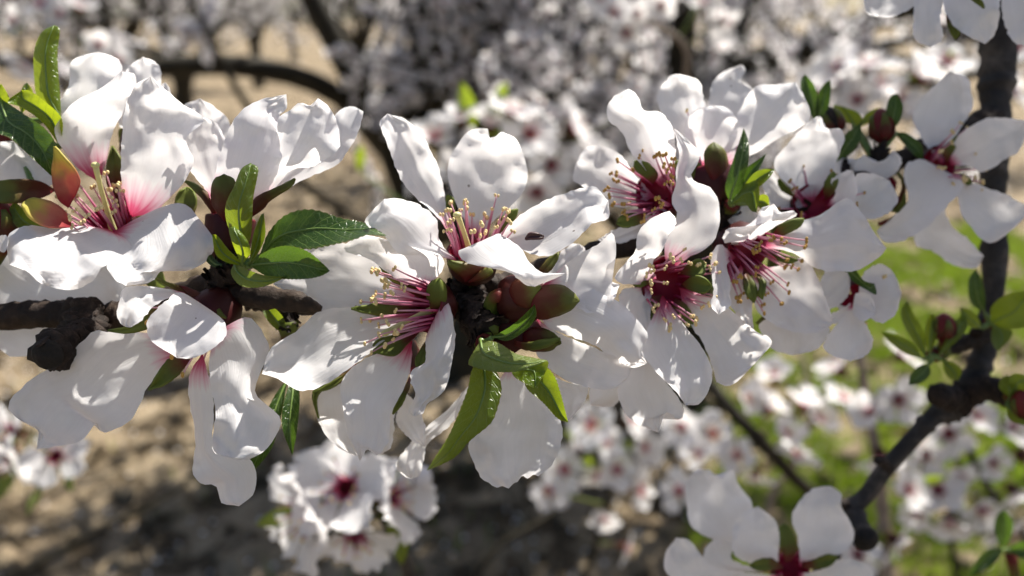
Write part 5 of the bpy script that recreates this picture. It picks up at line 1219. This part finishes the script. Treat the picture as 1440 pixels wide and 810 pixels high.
sprig('bright leaf sprig to the right of the upright stem', (1394, 452, 50), [
    ([(1394, 455), (1394, 432), (1415, 415), (1450, 408)], [(1394, 455), (1420, 462), (1445, 455), (1450, 408)], (49, 45, 44, 1, 0), lk(mat='leaf_bright', serr=.5)),
    ([(1396, 458), (1415, 460), (1424, 470), (1405, 494)], [(1396, 458), (1394, 475), (1398, 488), (1405, 494)], (49, 47, 47, .6, 0), lk(mat='leaf', serr=.4)),
    ([(1385, 440), (1365, 425), (1362, 395), (1372, 378)], [(1385, 440), (1385, 415), (1380, 392), (1372, 378)], (50, 47, 47, .6, 0), lk(mat='leaf_dark', serr=.4)),
    ([(1380, 462), (1365, 460), (1352, 448), (1350, 432)], [(1380, 462), (1376, 448), (1364, 436), (1350, 432)], (50, 46, 46, .6, 0), lk(mat='leaf_bright', serr=.4)),
  ], attach=(1392, 450, 56), group='leaf sprigs on the upright stem')
sprig('bright leaf sprig on the knuckled joint reaching out to the right', (1425, 556, 46), [
    ([(1425, 556), (1418, 535), (1428, 525), (1452, 530)], [(1425, 556), (1440, 550), (1450, 540), (1452, 530)], (45, 42, 42, .6, 0), lk(mat='leaf_bright', serr=.4)),
    ([(1420, 560), (1405, 545), (1410, 530), (1420, 528)], [(1420, 560), (1430, 552), (1432, 540), (1420, 528)], (45, 43, 43, .6, 0), lk(mat='leaf', serr=.4)),
    ([(1415, 570), (1420, 590), (1440, 598), (1470, 600)], [(1415, 565), (1440, 575), (1455, 588), (1470, 600)], (45, 42, 42, .6, 0), lk(mat='leaf_bright', serr=.4)),
  ], attach=(1410, 552, 50), group='leaf sprigs on the upright stem')
sprig('dark green leaf sprig over the grass below the knuckled joint', (1420, 775, 90), [
    ([(1408, 772), (1398, 745), (1402, 725), (1411, 716)], [(1408, 772), (1422, 755), (1424, 735), (1411, 716)], (88, 86, 86, .8, 0), lk(mat='leaf_dark', serr=.4)),
    ([(1412, 772), (1390, 772), (1372, 790), (1362, 812)], [(1412, 772), (1400, 790), (1385, 802), (1362, 812)], (88, 85, 85, .8, 0), lk(mat='leaf_dark', serr=.4)),
    ([(1418, 772), (1436, 762), (1455, 765), (1470, 775)], [(1418, 775), (1436, 785), (1455, 785), (1470, 775)], (88, 86, 86, .8, 0), lk(mat='leaf_dark', serr=.4)),
  ], attach=(1440, 850, 92), group='leaf sprigs on the upright stem')
bud('dusky red bud between the leaves left of the upright stem', (1328, 440, 46), (1326, 478, 47), 5.0, attach=(1325, 494, 52))
bud('brick red bud at the right end of the knuckled side twig', (1436, 548, 42), (1444, 590, 44), 5.2, attach=(1445, 572, 47))

# ------------------------------------------------------------------ blurred flowering shoots behind
PETALS = []
for s in range(5):
    v, f, u = petal_grid(9, 9, 300 + s, .3)
    o = link('petal', v, f, M['petal'], uvs=u); PETALS.append(o.data); bpy.data.objects.remove(o)
cupm = link('flower_cup', *cup_mesh(Vector((0, 0, .06)), Vector((0, 0, 1)), .25, .40)[:2], M['cup'], uvs=cup_mesh(Vector((0, 0, .06)), Vector((0, 0, 1)), .25, .40)[2]); CUPM = cupm.data; bpy.data.objects.remove(cupm)
rnd = random.Random(31); parts = []; 
for k in range(18):
    th = k * 2.4; e = rnd.uniform(.1, .75); d = Vector((math.cos(th) * math.sin(e), math.sin(th) * math.sin(e), math.cos(e)))
    p0 = Vector((.17 * math.cos(th), .17 * math.sin(th), .0)); parts.append(tube_np([p0, p0 + d * .25, p0 + d * rnd.uniform(.4, .55)], [.014, .012, .009], 5))
    parts[-1] = (parts[-1][0], parts[-1][1], parts[-1][2])
v, f, u = merge(parts); stm = link('stamens', v, f, M['filament'], uvs=u); STAM = stm.data; bpy.data.objects.remove(stm)
rnd = random.Random(31); parts = []
for k in range(18):
    th = k * 2.4; e = rnd.uniform(.1, .75); d = Vector((math.cos(th) * math.sin(e), math.sin(th) * math.sin(e), math.cos(e)))
    p0 = Vector((.17 * math.cos(th), .17 * math.sin(th), .0)); parts.append(blob(p0 + d * rnd.uniform(.4, .55), .026, .026, .034, 4, 5))
v, f, u = merge(parts); stm = link('anthers', v, f, M['anther'], uvs=u); ANTH = stm.data; bpy.data.objects.remove(stm)
sep_v, sep_f, sep_u = petal_grid(5, 4, 900, .2, .42); o = link('sepal', [(x * .42, y * .46, z * .3 - .12) for x, y, z in sep_v], sep_f, M['sepal'], uvs=sep_u); SEPM = o.data; bpy.data.objects.remove(o)
def parts_flower(p, ax, sc, label, group, lift=None):
    t = empty('almond_flower', p); tag(t, label, 'flower', group); t.rotation_euler = rot_to(ax, rnd.uniform(0, 6.28)).to_euler()
    def add(name, me, R=None):
        o = bpy.data.objects.new(name, me); COL.objects.link(o); o.parent = t; o.scale = (sc, sc, sc)
        if R: o.rotation_euler = R.to_euler()
        return o
    lf = rnd.uniform(-.05, .55) if lift is None else lift
    for k in range(5):
        o = add('petal', rnd.choice(PETALS), Matrix.Rotation(k * 2 * math.pi / 5 + rnd.uniform(-.15, .15), 3, 'Z') @ Matrix.Rotation(lf + rnd.uniform(-.2, .2), 3, 'X')); o['blush'] = 0.0
        add('sepal', SEPM, Matrix.Rotation((k + .5) * 2 * math.pi / 5, 3, 'Z'))
    add('calyx_cup', CUPM); s = add('stamens', STAM); o = bpy.data.objects.new('anthers', ANTH); COL.objects.link(o); o.parent = s
    return t
def shoot(label, path, r0, r1, mat, flowers, flab, fgroup, leaves=(), buds=(), detail=True, sc=.018, jit=.38):
    """path: (px,py,D metres); flowers: (px,py,(axis)) at the shoot's depth."""
    pts = smooth_path([P(*q) for q in path], 40); o0 = pts[0].copy()
    t = empty('flowering_shoot', o0); tag(t, label, 'branch')
    v, f, uv = rough_tube([p - o0 for p in pts], [(r0 + (r1 - r0) * i / 39) * (1.25 if i % 9 == 0 else 1) for i in range(40)], 10, .15, 200, 0, 7); link('wood', v, f, M[mat], t, uvs=uv)
    NTH = ['first', 'second', 'third', 'fourth', 'fifth', 'sixth', 'seventh', 'eighth', 'ninth', 'tenth', 'eleventh', 'twelfth', 'thirteenth', 'fourteenth', 'fifteenth', 'sixteenth']
    order = sorted(range(len(flowers)), key=lambda i: -min(range(40), key=lambda k: (project(pts[k])[0] - flowers[i][0]) ** 2 + (project(pts[k])[1] - flowers[i][1]) ** 2))
    rank = {i: k for k, i in enumerate(order)}
    for fi, (px, py, axd) in enumerate(flowers):
        flabel = '%s, the %s from the twig tip' % (flab, NTH[rank[fi]])
        ax = W(*[q + rnd.gauss(0, jit) for q in axd]); s = sc * rnd.uniform(.74, 1.08)
        near = min(pts, key=lambda q: (project(q)[0] - px) ** 2 + (project(q)[1] - py) ** 2); D = project(near)[2] - .012
        p = P(px, py, D)
        if detail: parts_flower(p, ax, s, flabel, fgroup)
        else:
            o = bpy.data.objects.new('almond_blossom', rnd.choice(MID_MESH)); COL.objects.link(o); o.location = p
            o.rotation_euler = rot_to(ax, rnd.uniform(0, 6.28)).to_euler(); o.scale = (s, s, s); tag(o, flabel, 'flower', fgroup)
        b0 = p - ax * s * .35
        v, f, uv = tube_np([b0 - o0, (b0 - ax * s * .2).lerp(near, .4) - o0, near - o0], [s * .06, s * .05, s * .06], 6); link('flower_stalk', v, f, M['sepal_green'], t, uvs=uv)
    leaves = list(leaves) + [(lx + rnd.uniform(-14, 14), ly + rnd.uniform(-14, 14), (rnd.gauss(0, .6), rnd.gauss(.3, .6), rnd.gauss(.2, .4)), rnd.uniform(.012, .022)) for lx, ly, _ in (rnd.sample(flowers, len(flowers) // 3) if flowers else [])]
    for px, py, axd, ln in leaves:
        near = min(pts, key=lambda q: (project(q)[0] - px) ** 2 + (project(q)[1] - py) ** 2); D = project(near)[2]
        b = P(px, py, D); dr = W(*axd) * ln; sd = dr.cross(CF).normalized() * ln * .2
        V, F, U = [], [], []
        for i in range(9):
            q = i / 8; w = math.sin(math.pi * min(1, q * .93 + .07)) ** .8
            for j in range(5):
                s = j / 2 - 1; V.append(tuple(b + dr * q + sd * w * s - CF * ln * (.12 * s * s + .2 * q * q) - o0)); U.append((j / 4, q))
        for i in range(8):
            for j in range(4): F.append((i * 5 + j, i * 5 + j + 1, i * 5 + j + 6, i * 5 + j + 5))
        link('leaf', V, F, M['leaf'], t, uvs=U)
        v, f, uv = tube_np([b - o0, near.lerp(b, .5) - o0, near - o0], [.0008] * 3, 5); link('petiole', v, f, M['midrib'], t, uvs=uv)
    for px, py, w in buds:
        near = min(pts, key=lambda q: (project(q)[0] - px) ** 2 + (project(q)[1] - py) ** 2); D = project(near)[2] - .006
        c = P(px, py, D); v, f, uv = blob(c - o0, w, w, w * 1.3, 8, 10); link('bud', v, f, M['petal'], t, uvs=[(a, .9) for a, b in uv])
        v, f, uv = tube_np([c - o0, near.lerp(c, .5) - o0, near - o0], [w * .4, w * .35, w * .3], 6); link('bud_stalk', v, f, M['sepal'], t, uvs=uv)
    return t

shoot('dark twig with the blurred blossom cluster below the hanging blossoms', [(640, 1000, .32), (600, 880, .29), (570, 790, .265), (540, 725, .255), (505, 680, .252), (470, 640, .26)], .0032, .0018, 'bark_grey',
    [(488, 686, (-.15, .35, .9)), (550, 700, (.8, .15, .45)), (500, 752, (.05, -.6, .75)), (436, 722, (-.65, -.25, .7))],
    'blurred red-hearted blossom in the cluster below', 'blurred cluster below the branch', [(556, 700, (.2, -.9, .3), .02), (548, 690, (.3, .8, .3), .014)], [(594, 672, .0034), (507, 790, .0032)], jit=.05)
shoot('thin shoot with small blossoms at the left under the cut stub', [(-120, 720, .42), (-30, 680, .40), (40, 655, .39), (95, 640, .385), (130, 620, .39)], .003, .0014, 'bark_grey',
    [(18, 606, (-.1, .5, .85)), (78, 642, (.2, .05, .97)), (8, 640, (-.5, -.3, .8))],
    'blurred blossom under the cut stub', 'blurred blossoms under the cut stub', [(60, 680, (.2, -.3, .5), .02), (25, 660, (-.3, -.6, .3), .02), (95, 655, (.5, -.3, .5), .02)])
shoot('pale thin upright twig in front of the green grass', [(1262, 1000, .50), (1250, 860, .50), (1240, 700, .50), (1226, 600, .50), (1212, 520, .505), (1200, 440, .51), (1196, 380, .52)], .0052, .0026, 'twig_pale',
    [(1268, 500, (.5, .3, .8)), (1262, 562, (.3, -.1, .95)), (1225, 580, (-.2, .3, .9)), (1285, 610, (.8, -.2, .5)), (1238, 640, (.2, -.4, .8)), (1275, 690, (.6, .3, .7)), (1180, 520, (-.6, .6, .5)), (1260, 760, (.3, -.2, .9)), (1205, 780, (-.4, .1, .9))],
    'blurred blossom on the pale thin twig', 'blurred blossoms along the pale twig')
shoot('dark twig crowded with blurred blossoms over the grass at the right edge', [(1560, 900, .60), (1470, 790, .58), (1400, 700, .57), (1365, 640, .57), (1330, 560, .58)], .0045, .002, 'bark_grey',
    [(1372, 588, (.2, .5, .8)), (1420, 600, (.6, .4, .6)), (1335, 610, (-.3, .3, .9)), (1395, 650, (.3, .1, .95)), (1348, 668, (-.5, -.1, .85)), (1318, 690, (-.6, .2, .7)), (1425, 690, (.5, -.3, .8)), (1380, 715, (-.2, -.5, .8)), (1440, 640, (.8, .2, .5)), (1335, 730, (-.5, -.4, .7)), (1410, 745, (.1, -.6, .8)), (1300, 640, (-.8, .2, .5)), (1430, 560, (.4, .8, .4)), (1290, 720, (-.6, -.2, .7))],
    'blurred blossom on the crowded dark twig', 'blurred blossoms at the right edge', [(1345, 705, (-.2, -.9, .2), .022), (1400, 700, (.3, -.8, .2), .02)])
shoot('twig with small blurred blossoms below the folded flower', [(760, 1040, .75), (800, 880, .72), (840, 760, .70), (860, 680, .69), (880, 600, .69), (900, 540, .70)], .005, .002, 'bark_far',
    [(832, 598, (-.4, .5, .7)), (852, 622, (.1, .3, .9)), (886, 590, (.5, .6, .6)), (905, 628, (.6, .1, .8)), (840, 668, (-.5, 0, .9)), (868, 660, (.2, -.1, .95)), (900, 690, (.5, -.3, .8)), (770, 690, (-.3, .4, .8)), (795, 660, (-.7, .2, .6)), (880, 770, (.6, .2, .7)), (850, 730, (.3, -.5, .8)), (815, 630, (-.8, .3, .4)), (920, 580, (.7, .5, .5))],
    'small blurred blossom below the folded flower', 'blurred blossoms below the folded flower', [(870, 645, (.2, .7, .5), .03), (820, 655, (.1, .5, .7), .03)], detail=False, sc=.020)
shoot('dark slanting twig with small blurred blossoms before the grass edge', [(960, 480, .66), (1010, 555, .64), (1060, 610, .63), (1110, 665, .63), (1160, 715, .64), (1240, 830, .66), (1330, 1000, .7)], .0055, .006, 'bark_far',
    [(1002, 610, (-.2, .6, .8)), (1048, 560, (.3, .7, .6)), (1082, 575, (.5, .5, .7)), (1038, 640, (-.6, .1, .8)), (1062, 668, (-.4, -.5, .8)), (1105, 610, (.5, .4, .8)), (985, 640, (-.8, .2, .5)), (1130, 570, (.5, .7, .4)), (1090, 530, (.4, .8, .4)), (1150, 590, (.6, .5, .6)), (960, 600, (-.6, .5, .5)), (1010, 690, (-.5, -.4, .7)), (1120, 640, (.3, .6, .7)), (955, 690, (-.6, -.2, .7)), (1185, 560, (.6, .6, .5))],
    'small blurred blossom on the dark slanting twig', 'blurred blossoms on the slanting twig', detail=False, sc=.019)
shoot('twig with blurred pink-white blossoms behind the upright petals', [(560, 330, .56), (610, 270, .54), (680, 225, .52), (750, 205, .51), (820, 190, .52), (900, 150, .55)], .004, .002, 'bark_far',
    [(612, 196, (-.3, .6, .7)), (640, 236, (-.4, -.2, .9)), (690, 178, (.1, .7, .7)), (745, 190, (.1, .3, .9)), (775, 232, (.2, -.3, .9)), (755, 268, (-.2, -.6, .8)), (805, 182, (.5, .4, .8)), (830, 225, (.4, -.2, .9)), (590, 240, (-.6, .1, .8)), (790, 290, (.3, -.7, .6)), (650, 170, (-.1, .8, .5)), (720, 160, (.2, .9, .3))],
    'blurred pink-white blossom behind the upright petals', 'blurred blossoms behind the upright petals', [(665, 180, (-.2, .8, .4), .03), (690, 165, (.4, .7, .4), .025), (505, 240, (.2, .6, .4), .02)], [(660, 190, .005), (770, 215, .005)], sc=.019)
shoot('twig with blurred blossoms hanging in from the upper left corner', [(-60, -90, .75), (20, -20, .72), (80, 8, .70), (120, 30, .70), (150, 60, .71)], .004, .0016, 'bark_far',
    [(88, 20, (.1, .2, .95)), (112, 12, (.4, .4, .8)), (60, 8, (-.3, .3, .9)), (22, 28, (-.5, -.2, .8)), (40, 88, (-.3, -.7, .6)), (140, 60, (.6, -.3, .7)), (165, 85, (.5, -.6, .6)), (10, -5, (-.5, .4, .7))],
    'blurred blossom on the corner twig', 'blurred blossoms at the upper left', sc=.018)
shoot('pale twig with blurred blossoms above the upright curled petal', [(830, -140, .85), (860, -40, .82), (880, 10, .80), (960, 60, .80), (965, 110, .82)], .005, .003, 'twig_pale',
    [(862, 20, (-.2, -.2, .95)), (895, 18, (.3, -.3, .9)), (930, 5, (.4, .1, .9)), (880, 45, (-.1, -.7, .7)), (845, -5, (-.5, .2, .8)), (990, 5, (.6, .2, .7)), (1020, 30, (.5, -.4, .8))],
    'blurred blossom above the upright curled petal', 'blurred blossoms above the curled petal', sc=.019)
shoot('twig with bright blurred blossoms behind the dark red bud', [(1500, 40, .62), (1420, 90, .60), (1340, 110, .59), (1260, 120, .58), (1190, 130, .58), (1130, 110, .6)], .0045, .002, 'bark_far',
    [(1180, 120, (-.3, .5, .8)), (1205, 142, (0, .3, .95)), (1232, 118, (.2, .6, .7)), (1262, 138, (.3, .2, .9)), (1150, 130, (-.6, .3, .7)), (1290, 112, (.4, .5, .7)), (1220, 95, (0, .8, .5)), (1330, 90, (.2, .6, .7)), (1420, 130, (.6, -.2, .7)), (1430, 70, (.5, .5, .7)), (1180, 95, (-.3, .7, .5))],
    'bright blurred blossom behind the dark red bud', 'blurred blossoms behind the dark red bud', sc=.019)

for lab, pth, r0, mt in (('bare pale twig crossing the grass beside the slanting dark one', [(1075, 1000, .8), (1060, 830, .8), (1085, 700, .8), (1128, 640, .8), (1140, 560, .8), (1120, 470, .82)], .0045, 'twig_pale'),
        ('thin bare twig rising between the pale twig and the crowded one', [(1330, 1000, .66), (1345, 840, .66), (1338, 740, .66), (1350, 640, .67)], .0035, 'bark_far'),
        ('thin grey twig across the sandy soil behind the bottom cluster', [(560, 1000, .9), (640, 860, .9), (700, 770, .9), (800, 700, .92), (860, 560, .95)], .005, 'bark_far'),
        ('dark drooping twig low over the shaded soil', [(-80, 860, .9), (60, 790, .9), (150, 740, .9), (250, 690, .92), (330, 600, .95)], .005, 'bark_far')):
    shoot(lab, pth, r0, r0 * .5, mt, [], '', '')
# added shoots, unseen above the frame, that shade the right-hand blossoms and bottom cluster
r = random.Random(77)
for k, (tgt, t0, D0, nf) in enumerate((((1500, 1400, 1340, 1280, 1240), .30, .160, 22), ((1450, 1320, 1220, 1120, 960), .25, .168, 24), ((900, 760, 640, 540, 440), .34, .255, 26))):
    py0 = (40, 760, 690)[k]
    far = P(tgt[0] + 500, py0 - 200, D0 + .03) + SUN * (t0 + .05)
    pth = smooth_path([far] + [P(px, py0 + r.uniform(-30, 30), D0) + SUN * (t0 + r.uniform(-.015, .015)) for px in tgt], 40)
    sh = empty('shade_shoot', pth[0]); tag(sh, 'added blossoming shoot, unseen above the frame, that shades the blossoms', 'branch', 'added shade shoots above the frame')
    v, f, uv = tube_np([p - pth[0] for p in pth], [.0045 - .003 * i / 39 for i in range(40)], 8); link('wood', v, f, M['bark'], sh, uvs=uv)
    sites = []
    for j in range(nf):
        i = r.randrange(6, 40); s = Vector((r.gauss(0, 1), r.gauss(0, 1), r.gauss(0, .7))).normalized(); q = pth[i] + s * .016
        if not in_view(q, 60, 160): sites.append((q, s, .0175))
    o = stuff_flowers('blossom', sites, MID_T, sh); o.data.transform(Matrix.Translation(-pth[0]))
